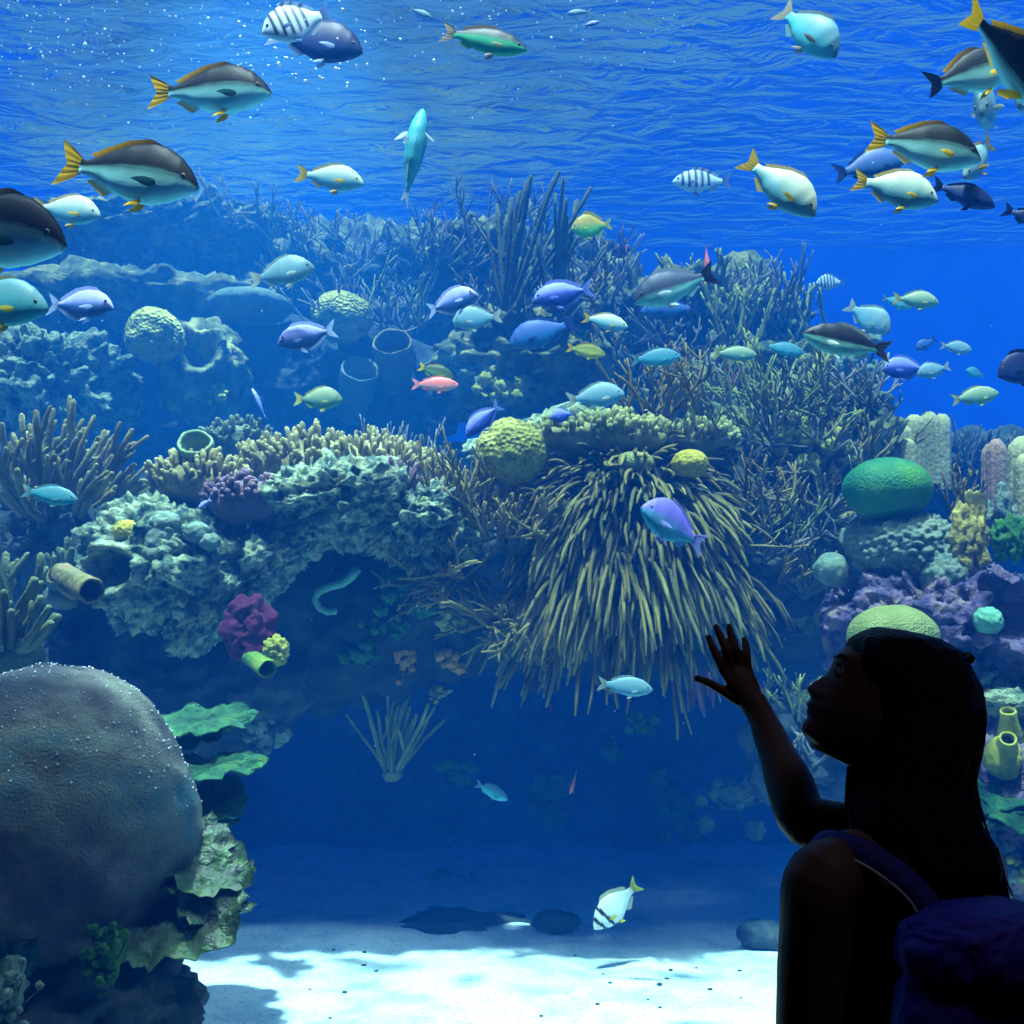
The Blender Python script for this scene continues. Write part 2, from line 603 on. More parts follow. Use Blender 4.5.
def dome(name, label, px, py, Y, w, h, dep, m, seed=3, sub=5, amp=.05, freq=1.2, lump=0, lumpf=8, cat='coral', pits=0, ridge=0):
    s = Y / F
    mb = MB()
    hole_blob(mb, (0, 0, 0), (w / 2 * s, dep, h / 2 * s), sub, amp, freq, seed, pits, 9, (), ridge, lump, lumpf)
    o = mb.build(name, m)
    o.location = at(px, py, Y)
    return tag(o, label, cat)

def plate(mb, c, rx, ry, tilt, seed, wave=.12, n=56, th=.012, rag=.34):
    """wavy ragged-edged plate"""
    rings = 8
    vs, cl = [], []
    rot = Matrix.Rotation(tilt[0], 3, 'X') @ Matrix.Rotation(tilt[1], 3, 'Y')
    for side in (1, -1):
        for i in range(rings + 1):
            t = i / rings
            for j in range(n):
                a = 2 * PI * j / n
                e = 1 + rag * t * noise.noise(Vector((math.cos(a) * 2.2, math.sin(a) * 2.2, seed))) + rag * .7 * t * noise.noise(Vector((math.cos(a) * 6, math.sin(a) * 6, seed + 3)))
                x, y = rx * t * e * math.cos(a), ry * t * e * math.sin(a)
                z = wave * t * t * (noise.noise(Vector((math.cos(a) * 1.8, math.sin(a) * 1.8, seed + 9)))) * max(rx, ry) + .25 * wave * t * rx + .028 * noise.noise(Vector((x * 16, y * 16, seed)))
                z += side * th * (1 - t * t) ** .5 * .5 + (side * .002)
                vs.append(Vector(c) + rot @ Vector((x, y, z)))
                q = .8 + .5 * t ** 4
                cl.append((q, q, q * .95))
    fs = []
    N = (rings + 1) * n
    for s, o in ((0, 0), (1, N)):
        for i in range(rings):
            for j in range(n):
                f = (o + i * n + j, o + i * n + (j + 1) % n, o + (i + 1) * n + (j + 1) % n, o + (i + 1) * n + j)
                fs.append(f if s == 0 else f[::-1])
    for j in range(n):
        a, b = rings * n + j, rings * n + (j + 1) % n
        fs.append((a, N + a, N + b, b))
    mb.add(vs, fs, cl)

# palette
M = dict(
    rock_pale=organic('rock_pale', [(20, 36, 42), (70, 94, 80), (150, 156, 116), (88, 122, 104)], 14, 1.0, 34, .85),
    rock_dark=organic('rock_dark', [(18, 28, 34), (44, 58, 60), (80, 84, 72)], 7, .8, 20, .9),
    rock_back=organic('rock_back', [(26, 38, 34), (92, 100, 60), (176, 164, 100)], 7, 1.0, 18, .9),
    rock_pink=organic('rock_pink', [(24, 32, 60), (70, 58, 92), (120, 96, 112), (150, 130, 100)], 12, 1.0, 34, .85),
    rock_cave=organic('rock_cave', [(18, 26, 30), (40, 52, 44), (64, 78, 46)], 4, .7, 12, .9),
    boulder=organic('boulder_skin', [(44, 60, 72), (84, 80, 82), (112, 112, 100), (66, 104, 110)], 3.4, .5, 120, .75, spec=.2),
    antler=organic('antler_skin', [(72, 70, 44), (120, 112, 72)], 8, .4, 60, .8, attr=True),
    antler_grey=organic('antler_grey', [(58, 70, 52), (96, 102, 72)], 8, .4, 60, .8, attr=True),
    finger=organic('finger_skin', [(112, 102, 64), (150, 138, 88)], 8, .3, 60, .8, attr=True),
    finger_rose=organic('finger_rose', [(84, 60, 78), (120, 92, 96)], 8, .3, 60, .8, attr=True),
    finger_olive=organic('finger_olive', [(110, 118, 70), (160, 156, 96)], 8, .3, 60, .8, attr=True),
    brown=organic('gorgonian_brown', [(86, 76, 42), (138, 120, 66)], 10, .3, 60, .85, attr=True),
    grey=organic('gorgonian_grey', [(84, 84, 84), (128, 122, 110)], 10, .3, 60, .85, attr=True),
    strand=organic('strand_skin', [(52, 58, 34), (104, 98, 54), (122, 116, 64)], 5, .3, 60, .8, attr=True),
    strand_red=organic('strand_red', [(60, 26, 24), (84, 40, 34)], 6, .3, 50, .85, attr=True),
    olive=organic('gorgonian_olive', [(92, 104, 54), (150, 150, 76)], 8, .3, 60, .85, attr=True),
    brain=organic('brain_olive', [(92, 96, 36), (150, 146, 62), (176, 166, 84)], 14, .8, 46, .8, kind='voronoi'),
    brain_yellow=organic('brain_yellow', [(150, 140, 30), (190, 170, 60)], 10, .5, 50, .8, kind='voronoi'),
    dome_green=organic('dome_green', [(20, 92, 62), (40, 116, 70), (84, 140, 46)], 4, .5, 90, .6),
    dome_pale=organic('dome_pale', [(112, 124, 62), (146, 152, 88)], 8, .4, 110, .7, kind='voronoi'),
    knob=organic('knob_skin', [(84, 104, 92), (130, 136, 110)], 8, .5, 60, .8),
    sponge=organic('sponge_olive', [(70, 76, 44), (112, 104, 64), (130, 94, 76)], 9, .6, 40, .85, attr=True),
    sponge_green=organic('sponge_green', [(70, 110, 50), (110, 140, 50), (140, 150, 80)], 9, .5, 50, .85, attr=True),
    sponge_teal=organic('sponge_teal', [(90, 150, 120), (120, 176, 140)], 9, .4, 50, .85, attr=True),
    sponge_yellow=organic('sponge_yellow', [(130, 136, 44), (170, 164, 64), (120, 116, 50)], 9, .4, 40, .85, attr=True),
    sponge_cup=organic('sponge_cup', [(90, 120, 90), (140, 150, 100)], 9, .4, 50, .85, attr=True),
    crust_teal=organic('crust_teal', [(30, 60, 62), (60, 104, 98), (110, 124, 96)], 14, .8, 60, .9),
    sponge_red=organic('sponge_red', [(70, 22, 52), (96, 34, 66)], 9, .5, 40, .9),
    sponge_pale=organic('sponge_pale', [(84, 108, 92), (128, 142, 118)], 9, .5, 40, .9),
    sponge_orange=organic('sponge_orange', [(180, 110, 30), (200, 150, 50)], 9, .5, 40, .9),
    plate=organic('plate_green', [(14, 52, 36), (28, 78, 50), (56, 100, 46)], 16, .9, 50, .8, attr=True),
    plate_brown=organic('plate_brown', [(40, 70, 34), (76, 108, 46), (84, 84, 64), (104, 132, 56)], 16, .7, 60, .45, attr=True, spec=.6),
    fluted=organic('fluted_skin', [(140, 136, 96), (180, 170, 120)], 8, .5, 40, .85, attr=True),
    fluted_pink=organic('fluted_pink', [(150, 110, 96), (180, 140, 110)], 8, .5, 40, .85, attr=True),
    blade=organic('blade_skin', [(110, 100, 50), (160, 140, 70), (190, 170, 80)], 12, .6, 50, .85, attr=True),
    algae=organic('algae', [(34, 84, 36), (66, 116, 36)], 9, .6, 40, .9),
    glint=plain('glint_white', (250, 250, 245), .3, .6),
)
# ------------------------------------------------------------------ rocks
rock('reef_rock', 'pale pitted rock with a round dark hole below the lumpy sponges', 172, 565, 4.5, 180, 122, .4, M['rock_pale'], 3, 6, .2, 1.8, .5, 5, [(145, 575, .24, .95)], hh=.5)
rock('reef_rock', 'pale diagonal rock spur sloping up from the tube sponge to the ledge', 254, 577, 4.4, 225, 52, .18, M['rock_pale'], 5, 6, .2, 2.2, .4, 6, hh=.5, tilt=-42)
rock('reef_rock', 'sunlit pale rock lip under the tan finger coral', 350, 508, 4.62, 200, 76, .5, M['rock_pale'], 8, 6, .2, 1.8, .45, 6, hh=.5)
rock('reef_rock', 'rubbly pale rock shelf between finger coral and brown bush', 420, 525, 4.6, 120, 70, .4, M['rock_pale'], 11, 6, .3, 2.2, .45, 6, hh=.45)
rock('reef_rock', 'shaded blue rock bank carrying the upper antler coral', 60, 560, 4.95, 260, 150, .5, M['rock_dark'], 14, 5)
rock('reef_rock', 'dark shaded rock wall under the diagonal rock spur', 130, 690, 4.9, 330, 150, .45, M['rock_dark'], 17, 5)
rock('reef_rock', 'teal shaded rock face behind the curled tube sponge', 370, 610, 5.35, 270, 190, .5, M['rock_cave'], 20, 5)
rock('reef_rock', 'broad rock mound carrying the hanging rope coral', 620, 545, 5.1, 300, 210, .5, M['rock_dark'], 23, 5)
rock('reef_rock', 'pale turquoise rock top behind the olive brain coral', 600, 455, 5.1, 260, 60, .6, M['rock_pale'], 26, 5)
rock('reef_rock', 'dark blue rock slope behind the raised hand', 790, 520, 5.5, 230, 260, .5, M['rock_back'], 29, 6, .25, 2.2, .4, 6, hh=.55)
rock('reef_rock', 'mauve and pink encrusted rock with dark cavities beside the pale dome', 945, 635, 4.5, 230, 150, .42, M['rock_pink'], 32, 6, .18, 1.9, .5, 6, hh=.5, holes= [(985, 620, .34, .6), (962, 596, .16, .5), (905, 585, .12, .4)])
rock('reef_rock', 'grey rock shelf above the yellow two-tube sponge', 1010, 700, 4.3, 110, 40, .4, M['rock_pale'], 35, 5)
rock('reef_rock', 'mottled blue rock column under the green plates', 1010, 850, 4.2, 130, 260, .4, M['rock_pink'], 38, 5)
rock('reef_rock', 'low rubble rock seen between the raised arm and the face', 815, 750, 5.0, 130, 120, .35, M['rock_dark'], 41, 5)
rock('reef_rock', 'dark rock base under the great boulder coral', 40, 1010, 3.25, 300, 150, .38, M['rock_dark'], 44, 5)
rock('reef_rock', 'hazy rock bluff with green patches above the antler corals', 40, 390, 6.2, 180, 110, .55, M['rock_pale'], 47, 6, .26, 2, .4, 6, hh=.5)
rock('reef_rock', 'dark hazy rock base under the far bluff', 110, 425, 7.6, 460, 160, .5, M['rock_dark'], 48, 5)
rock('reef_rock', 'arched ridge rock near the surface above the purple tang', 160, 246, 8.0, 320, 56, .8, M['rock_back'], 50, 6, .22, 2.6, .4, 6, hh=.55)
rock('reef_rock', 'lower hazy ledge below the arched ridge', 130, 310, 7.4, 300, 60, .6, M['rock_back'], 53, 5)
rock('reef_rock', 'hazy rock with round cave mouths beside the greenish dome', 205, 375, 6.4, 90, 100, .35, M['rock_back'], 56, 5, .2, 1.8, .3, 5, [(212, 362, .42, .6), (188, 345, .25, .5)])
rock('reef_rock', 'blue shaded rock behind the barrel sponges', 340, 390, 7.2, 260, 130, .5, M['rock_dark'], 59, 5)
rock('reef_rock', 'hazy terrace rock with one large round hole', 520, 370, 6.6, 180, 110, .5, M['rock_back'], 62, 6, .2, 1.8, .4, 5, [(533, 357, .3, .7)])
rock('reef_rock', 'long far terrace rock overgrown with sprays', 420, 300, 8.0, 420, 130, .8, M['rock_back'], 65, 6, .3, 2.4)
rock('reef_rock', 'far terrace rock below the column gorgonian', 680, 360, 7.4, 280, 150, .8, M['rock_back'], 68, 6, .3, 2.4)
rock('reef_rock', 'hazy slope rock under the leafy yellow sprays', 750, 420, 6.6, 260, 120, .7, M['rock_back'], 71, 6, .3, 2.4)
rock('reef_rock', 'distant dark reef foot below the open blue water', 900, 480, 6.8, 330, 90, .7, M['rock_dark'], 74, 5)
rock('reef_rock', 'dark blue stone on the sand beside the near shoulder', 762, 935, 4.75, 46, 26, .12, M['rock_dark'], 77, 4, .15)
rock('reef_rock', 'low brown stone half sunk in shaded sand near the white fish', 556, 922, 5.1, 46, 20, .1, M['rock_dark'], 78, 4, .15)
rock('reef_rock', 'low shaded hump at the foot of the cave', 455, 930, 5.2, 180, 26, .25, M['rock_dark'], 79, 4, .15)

# back of the cave below the ledges
mb = MB()
NXc, NZc = 110, 44
vs, fs = [], []
for k in range(NZc + 1):
    for i in range(NXc + 1):
        x = -6.5 + 13.5 * i / NXc
        z = ZS - .3 + 3.0 * k / NZc
        y = 7.1 + .35 * fbm(Vector((x * .9, z * 1.2, 3)), 5) - .25 * max(0, k / NZc - .6)
        vs.append((x, y, z))
for k in range(NZc):
    for i in range(NXc):
        a = k * (NXc + 1) + i
        fs.append((a, a + 1, a + NXc + 2, a + NXc + 1))
mb.add(vs, fs)
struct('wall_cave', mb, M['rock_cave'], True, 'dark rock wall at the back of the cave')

# ------------------------------------------------------------------ front boulder
def boulder():
    Y = 3.2; s = Y / F
    root = empty('boulder_coral', at(44, 818, Y), 'huge rounded grey-brown boulder coral with glinting top', 'coral')
    mb = MB()
    hole_blob(mb, (0, 0, 0), (146 * s, .42, 146 * s), 6, .07, 1.3, 4, 0, 5, (), .03)
    o = mb.build('skin', M['boulder'], root)
    pts = [(Vector(v.co), v.normal.copy()) for v in o.data.vertices]
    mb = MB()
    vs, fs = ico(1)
    for k in range(1500):  # white beads imitate sparkling reflections on the sunlit top
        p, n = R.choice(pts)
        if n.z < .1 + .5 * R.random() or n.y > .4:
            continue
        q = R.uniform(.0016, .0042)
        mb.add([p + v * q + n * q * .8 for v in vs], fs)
    g = mb.build('glint_beads', M['glint'], root)
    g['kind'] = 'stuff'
boulder()
mb = MB(); hole_blob(mb, (0, 0, 0), (.15, .13, .12), 5, .34, 2.2, 91, .3, 5, (), .2, hh=.6)
o = mb.build('encrusting_sponge', M['crust_teal']); o.location = at(18, 925, 2.985); tag(o, 'turquoise crust on the lower flank of the boulder coral', 'sponge')
for (px, py, Y, w, lab) in [(100, 905, 2.98, .03, 'x')]:
    pass
def clump(name, label, px, py, Y, w, h, m, n=14, seed=1, cat='sponge', sz=.35, stick=True):
    """small ragged tuft made of merged lobes"""
    s = Y / F
    mb = MB()
    b = hole_blob(mb, (0, 0, 0), (w * .4 * s, w * .3 * s, h * .4 * s), 3, .4, 2.5, seed)
    for k in range(n):
        x, z = R.gauss(0, .28) * w * s, R.gauss(0, .28) * h * s
        q = sz * min(w, h) * s * R.uniform(.3, .8)
        c = hole_blob(mb, (x, -abs(R.gauss(0, .15)) * w * s - .2 * w * s, z), (q, q * .8, q), 3, .45, 2.4, k + seed)
        mb.f.append((c, c + 1, b))
    o = mb.build(name, m)
    o.location = surf(px, py, Y) if stick else at(px, py, Y)
    return tag(o, label, cat)
clump('algae_tuft', 'yellow-green algae tuft on dark rock below the boulder coral', 108, 955, 2.92, 36, 66, M['algae'], 34, 2, 'algae', .2, False)
clump('soft_coral', 'pale blue fluffy soft coral at the lower corner by the dark rock', 8, 985, 2.84, 40, 70, M['sponge_pale'], 30, 3, 'coral', .22, False)

def plates(name, label, lst, m):
    root = empty(name, at(lst[0][0], lst[0][1], lst[0][2]), label, 'coral')
    inv = Vector(root.location)
    for k, (px, py, Y, w, d, tx, ty, wv) in enumerate(lst):
        mb = MB()
        plate(mb, at(px, py, Y) - inv, w / 2 * Y / F, d, (tx, ty), px * .37, wv)
        mb.build('plate', m, root)
    return root
plates('plate_coral', 'bright green plate coral jutting out beside the top of the boulder', [(205, 722, 3.75, 100, .14, .35, -.05, .25), (190, 730, 3.8, 90, .15, .3, .05, .25)], M['plate'])
plates('plate_coral', 'green plate coral with a pointed tip at the middle of the boulder', [(205, 770, 3.6, 120, .13, .3, -.1, .2), (205, 800, 3.6, 80, .12, .75, .15, .3), (200, 815, 3.65, 80, .12, .7, 0, .3)], M['plate'])
plates('plate_coral', 'glittering brown-green plate coral stacked at the foot of the boulder', [(205, 868, 3.2, 90, .13, .55, .3, .5), (210, 895, 3.15, 80, .12, .5, .1, .5), (178, 925, 3.1, 140, .16, .42, -.12, .35), (200, 845, 3.25, 60, .1, .9, .3, .4), (150, 915, 3.2, 90, .13, .4, .1, .4)], M['plate_brown'])

# ------------------------------------------------------------------ left ledge
antler('antler_coral', 'large spreading antler coral with upswept branches on the upper ledge', at(70, 530, 4.65), 78, .40, .0145, (-85, 100), (10, 80), M['antler'], (.4, 0, .5), .13, 2.0, .13, spread=.22)
antler('antler_coral', 'long-armed grey antler coral above the boulder coral', at(4, 655, 4.0), 44, .34, .019, (-70, 60), (5, 85), M['antler_grey'], (.1, 0, .3), .15, .9, .14, spread=.16)
antler('antler_coral', 'small antler coral cluster between the two big ones', at(62, 596, 4.4), 18, .2, .015, (-70, 80), (20, 85), M['antler_grey'], (0, 0, .5), .08, .8, .1, spread=.09)
fingers('finger_coral', 'tan finger coral covering the sunlit ledge top', at(335, 474, 4.72), .44, .3, .14, 620, .0125, .07, M['finger'], 3)
fingers('finger_coral', 'tan finger coral lobe spilling over the rock lip', at(345, 500, 4.3), .13, .1, .09, 150, .0125, .06, M['finger'], 5)
fingers('finger_coral', 'tan finger coral below the cup sponge', at(200, 484, 4.45), .2, .15, .1, 170, .0125, .07, M['finger'], 6)
fingers('finger_coral', 'purplish knobby finger coral in the shaded gap', at(245, 502, 4.3), .16, .12, .09, 130, .011, .045, M['finger_rose'], 7, ball=True)
fingers('finger_coral', 'small spiky finger coral at the end of the rock shelf', at(398, 488, 4.35), .07, .06, .05, 30, .01, .09, M['finger_rose'], 9)
fingers('finger_coral', 'bluish finger coral at the back edge beside the cup sponge', at(238, 446, 5.1), .15, .12, .1, 90, .013, .07, M['antler_grey'], 10)

def sponge_tube(name, label, org, end, r0, r1, m, n=24, wall=.25, wob=.15, seed=0, inn=.35):
    o_, e_ = Vector(org), Vector(end)
    mb = MB()
    cup_tube(mb, (0, 0, 0), e_ - o_, (e_ - o_).length, r0, r1, wall, n, wob, seed, inn)
    o = mb.build(name, m)
    o.location = o_
    return tag(o, label, 'sponge')
sponge_tube('cup_sponge', 'open pale cup sponge standing above the finger coral', at(200, 470, 4.5), at(195, 441, 4.36), .05, .078, M['sponge_cup'], wall=.2, inn=1.5)  # inside brightened in colour as if lit
sponge_tube('tube_sponge', 'rosy olive tube sponge lying open towards the glass', at(62, 575, 4.1), at(92, 592, 3.85), .05, .05, M['sponge'])
sponge_tube('tube_sponge', 'olive tube sponge with a dark mouth behind the rosy one', at(75, 590, 4.2), at(54, 575, 4.05), .04, .036, M['sponge'])
sponge_tube('pipe_sponge', 'yellow-green pipe sponge pointing down with round open end', at(236, 646, 4.25), at(268, 670, 4.0), .03, .037, M['sponge_green'], wall=.18)
dome('ball_sponge', 'small yellow ball sponge beside the pale rock', 127, 531, 4.2, 26, 22, .05, M['brain_yellow'], 5, 4, .1, cat='sponge', lump=.25, lumpf=4)
for k, (px, py, w, h, lab) in enumerate([(166, 523, 30, 24, 'grey-green lump sponge highest on the pitted rock'), (160, 540, 32, 28, 'rounded lump sponge in the middle of the pitted rock'), (157, 553, 30, 26, 'low lump sponge just above the round dark hole'), (198, 533, 26, 22, 'tan lump sponge nearest the purplish finger coral'), (210, 542, 22, 18, 'small tan lump sponge at the edge of the pitted rock')]):
    dome('lump_sponge', lab, px, py, 4.15, w, h, .05, M['sponge_pale'], 20 + k, 4, .15, 1.5, cat='sponge')
dome('fan_sponge', 'dark red fan-shaped sponge hanging under the diagonal rock spur', 248, 628, 4.14, 54, 66, .05, M['sponge_red'], 5, 5, .32, 1.9, cat='sponge')
dome('fringe_sponge', 'ragged yellow sponge beside the pipe sponge end', 276, 651, 4.1, 24, 28, .035, M['sponge_yellow'], 9, 5, .3, 2.4, cat='sponge', ridge=.25)
mb = MB()
P = [at(*q) for q in [(358, 568, 4.6), (352, 576, 4.6), (343, 583, 4.6), (328, 587, 4.62), (318, 592, 4.65), (315, 600, 4.66), (320, 608, 4.66), (328, 612, 4.66), (335, 611, 4.64)]]
tube(mb, [p - P[0] for p in P], [.022, .021, .02, .019, .018, .017, .016, .016, .017], 12)
o = mb.build('curled_sponge', M['sponge_teal']); o.location = P[0]; tag(o, 'thin curled turquoise tube sponge under the ledge', 'sponge')
for k, (px, py, Y, w, h, mm, lab) in enumerate([
    (405, 585, 4.85, 60, 50, 'algae', 'green algae patch high on the shaded cave face'), (395, 625, 4.9, 40, 24, 'algae', 'green algae patch lower on the shaded cave face'),
    (453, 620, 4.7, 36, 26, 'sponge_yellow', 'yellow-green encrusting sponge under the brown bush'), (404, 656, 4.9, 30, 22, 'sponge_orange', 'orange sponge low on the cave face'),
    (449, 660, 4.9, 24, 22, 'sponge_orange', 'orange-yellow sponge beside the hanging rope coral'), (358, 654, 5.0, 40, 20, 'algae', 'small green tuft at the bottom of the cave face'),
    (438, 692, 5.2, 24, 14, 'sponge_yellow', 'faint yellow sponge at the cave roof'), (458, 772, 5.9, 30, 22, 'algae', 'green blob beside the green branching coral'),
    (262, 735, 4.9, 30, 34, 'sponge_pale', 'pale blue sponge in shadow beside the green plate'), (732, 793, 6.3, 52, 36, 'sponge_yellow', 'dim yellow-green coral clump at the back of the cave'),
    (672, 806, 6.4, 40, 46, 'algae', 'dim green clump at the back of the cave'), (548, 800, 6.6, 50, 60, 'algae', 'barely visible green clump in the cave shadow'), (612, 752, 6.0, 14, 26, 'algae', 'thin green sprig in the cave shadow'),
    (640, 722, 5.6, 24, 18, 'algae', 'dim green sponge below the rope coral tips')]):
    clump('encrusting_sponge' if 'sponge' in mm else 'algae_tuft', lab, px, py, Y, w, h, M[mm], 12, 30 + k, 'sponge' if 'sponge' in mm else 'algae')
antler('branching_coral', 'green upright branching coral growing in the cave shadow', at(392, 775, 5.3), 14, .44, .0105, (-100, 100), (45, 85), M['olive'], (0, 0, .4), .05, .8, .1, spread=.09, tip=(1.3, 1.3, 1.2))

# ------------------------------------------------------------------ centre ledge
for k, (px, py, Y, H, n, lab) in enumerate([(470, 520, 4.45, .34, 20, 'feathery brown bush coral left of the rope coral'), (520, 540, 4.4, .26, 16, 'brown bush coral just beneath the olive brain coral'), (450, 580, 4.5, .24, 16, 'brown bush coral drooping over the cave mouth'), (500, 625, 4.5, .26, 18, 'hanging bush coral lowest under the ledge')]):
    el = (5, 85) if k < 2 else (-50, 50)
    spray('bush_coral', lab, at(px, py, Y), H, int(n * 1.9), .08, .0075, M['brown'], tip=(1.6, 1.6, 1.35), az=(-100, 100), el=el, up=(0, 0, .3) if k < 2 else (-.1, 0, -.2), twig=5, wob=.16)
spray('bush_coral', 'dense blue-grey bush coral behind the rubbly shelf', at(412, 485, 5.0), .28, 24, .09, .006, M['grey'], az=(-100, 100), el=(35, 90), twig=4)
dome('brain_coral', 'round olive brain coral ball at the top of the ledge', 511, 453, 4.4, 70, 70, .15, M['brain'], 7, 5, .08, 1.4, lump=.07, lumpf=9)
dome('brain_coral', 'small olive dome coral partly covered by rope coral', 634, 464, 4.45, 42, 26, .09, M['dome_pale'], 9, 4, .06)
dome('brain_coral', 'small yellow-green dome coral beside the rope coral top', 690, 464, 4.38, 38, 30, .08, M['brain_yellow'], 10, 4, .05)
dome('brain_coral', 'tiny turquoise dome low behind the rope coral', 728, 500, 4.8, 18, 16, .05, M['sponge_teal'], 11, 3, .05)
fingers('finger_coral', 'olive finger coral on the ledge crest behind the brain coral ball', surf(600, 438, 4.9), .3, .16, .08, 260, .0135, .06, M['finger_olive'], 12)
fingers('finger_coral', 'low olive finger coral further along the ledge crest', surf(685, 442, 5.1), .24, .14, .06, 150, .0135, .06, M['finger_olive'], 13)

def rope_coral():
    cen = at(630, 548, 4.66)
    root = empty('rope_coral', cen, 'great mop of drooping rope-like coral hanging from the ledge', 'coral')
    RX, RY, RZ = .48, .27, .42
    mb = MB(); hole_blob(mb, (0, 0, 0), (RX * .92, RY * .9, RZ * .92), 5, .3, 2.2, 6, .3, 5)
    mb.build('base', M['rock_dark'], root)
    tufts = []
    while len(tufts) < 90:
        v = Vector((R.gauss(0, 1), R.gauss(0, 1), R.gauss(0, 1))).normalized()
        if v.y < .2 and v.z > -.8:
            tufts.append((v, R.uniform(.7, 1.2), Vector((R.uniform(-.5, .5), R.uniform(-.3, .1), R.uniform(-.35, .35))), R.uniform(.65, 1.2), R.random()))
    def strand(mb, b0=None, big=1.0):
        tv, tl, td, tg, warm = R.choice(tufts)
        v = (tv + Vector((R.gauss(0, .13), R.gauss(0, .13), R.gauss(0, .13)))).normalized()
        p = Vector((v.x * RX * .9, v.y * RY * .9, v.z * RZ * .9))
        top = max(0, v.z)
        d = (v * .8 + Vector((0, -.5, .1)) + td * 1.3).normalized()
        L = R.uniform(.16, .36) * tl * (1 - .25 * top)
        if v.z < -.2:
            L *= 1.35
        n = 7
        pts = [p]
        for i in range(n):
            g = min(1, (i + 1) / n * 2.2)
            d = (d + Vector((.16 * v.x, 0, -.42 * (1.1 - .7 * top) * g)) + Vector((R.uniform(-1, 1), R.uniform(-1, 1), R.uniform(-1, 1))) * .2).normalized()
            pts.append(pts[-1] + d * (L / n))
        r = R.uniform(.006, .0105) * big
        g = tg * R.uniform(.7, 1.25)
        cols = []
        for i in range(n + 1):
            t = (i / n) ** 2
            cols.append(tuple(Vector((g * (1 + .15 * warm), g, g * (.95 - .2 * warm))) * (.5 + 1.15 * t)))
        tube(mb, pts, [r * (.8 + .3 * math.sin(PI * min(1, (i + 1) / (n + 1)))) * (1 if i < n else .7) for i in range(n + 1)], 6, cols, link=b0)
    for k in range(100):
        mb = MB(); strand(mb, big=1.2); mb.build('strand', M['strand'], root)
    mb = MB()
    b0 = mb.add([(0, 0, 0), (.01, 0, 0), (0, .01, 0)], [(0, 1, 2)])
    for k in range(1100):
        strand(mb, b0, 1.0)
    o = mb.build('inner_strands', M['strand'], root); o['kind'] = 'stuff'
rope_coral()
mb = MB()
for k in range(9):
    st = Vector((R.uniform(-.06, .06), R.uniform(-.04, .04), 0))
    tube(mb, bent(st, Vector((R.uniform(-.1, .35), -.1, -1)), R.uniform(.18, .32), Vector((.1, 0, -.3)), 5, .08), [.014, .014, .012, .01, .008, .005], 6, None, link=0 if k else None)
o = mb.build('red_whip_coral', M['strand_red']); o.location = at(536, 645, 4.6); tag(o, 'dark red whip coral hanging beside the rope coral', 'coral')
mb = MB()
for k in range(8):
    st = Vector((R.uniform(-.05, .05), R.uniform(-.04, .04), 0))
    tube(mb, bent(st, Vector((R.uniform(-.3, .3), -.1, -1)), R.uniform(.1, .2), Vector((0, 0, -.3)), 5, .08), [.012, .012, .011, .01, .008, .005], 6, None, link=0 if k else None)
o = mb.build('red_whip_coral', M['finger_rose']); o.location = at(700, 672, 4.4); tag(o, 'purplish whip coral hanging just below the raised hand', 'coral')

# ------------------------------------------------------------------ right of centre: dense sprays on the slope
for k, (px, py, Y, H, n, mm, lab) in enumerate([
    (760, 640, 4.7, .3, 16, 'grey', 'pale bush coral behind the raised fingers'), (800, 600, 4.9, .3, 16, 'grey', 'grey bush coral between raised hand and pale dome'),
    (775, 545, 5.0, .3, 18, 'olive', 'olive bush coral on the blue slope beside the rope coral'), (822, 545, 5.0, .24, 14, 'grey', 'grey bush coral left of the green dome'),
    (750, 505, 5.3, .28, 16, 'brown', 'brown bush coral above the rope coral tips'), (805, 480, 5.4, .28, 16, 'grey', 'grey bush coral under the ragged yellow coral'),
    (765, 450, 5.8, .3, 14, 'olive', 'olive bush coral on the upper slope'), (715, 425, 6.0, .34, 12, 'brown', 'brown bush coral at the top of the slope with forked arms'),
    (790, 415, 6.1, .34, 12, 'olive', 'forked olive bush coral below the leafy yellow sprays'), (845, 410, 6.1, .34, 12, 'grey', 'forked grey bush coral against the open blue water'),
    (650, 420, 6.0, .34, 12, 'brown', 'upright brown bush coral behind the rope coral'), (860, 480, 5.8, .3, 14, 'brown', 'brown bush coral directly behind the green dome'),
    (790, 720, 4.8, .22, 14, 'olive', 'olive bush coral just beside the nose and chin'), (820, 765, 4.8, .2, 12, 'grey', 'pale bush coral between forearm and throat')]):
    spray('bush_coral', lab, surf(px, py, Y), H, int(n * 1.5), .11, .0075, M[mm], az=(-120, 120), el=(0 if k < 6 else 25, 85), up=(0, 0, .25), twig=4, wob=.18, tip=(1.5, 1.5, 1.3))
clump('ragged_coral', 'ragged yellow coral clump left above the green dome', 808, 442, 5.5, 40, 50, M['sponge_yellow'], 20, 61, 'coral')
clump('ragged_coral', 'smaller ragged yellow coral clump next to the other', 835, 448, 5.5, 26, 40, M['sponge_yellow'], 16, 62, 'coral')

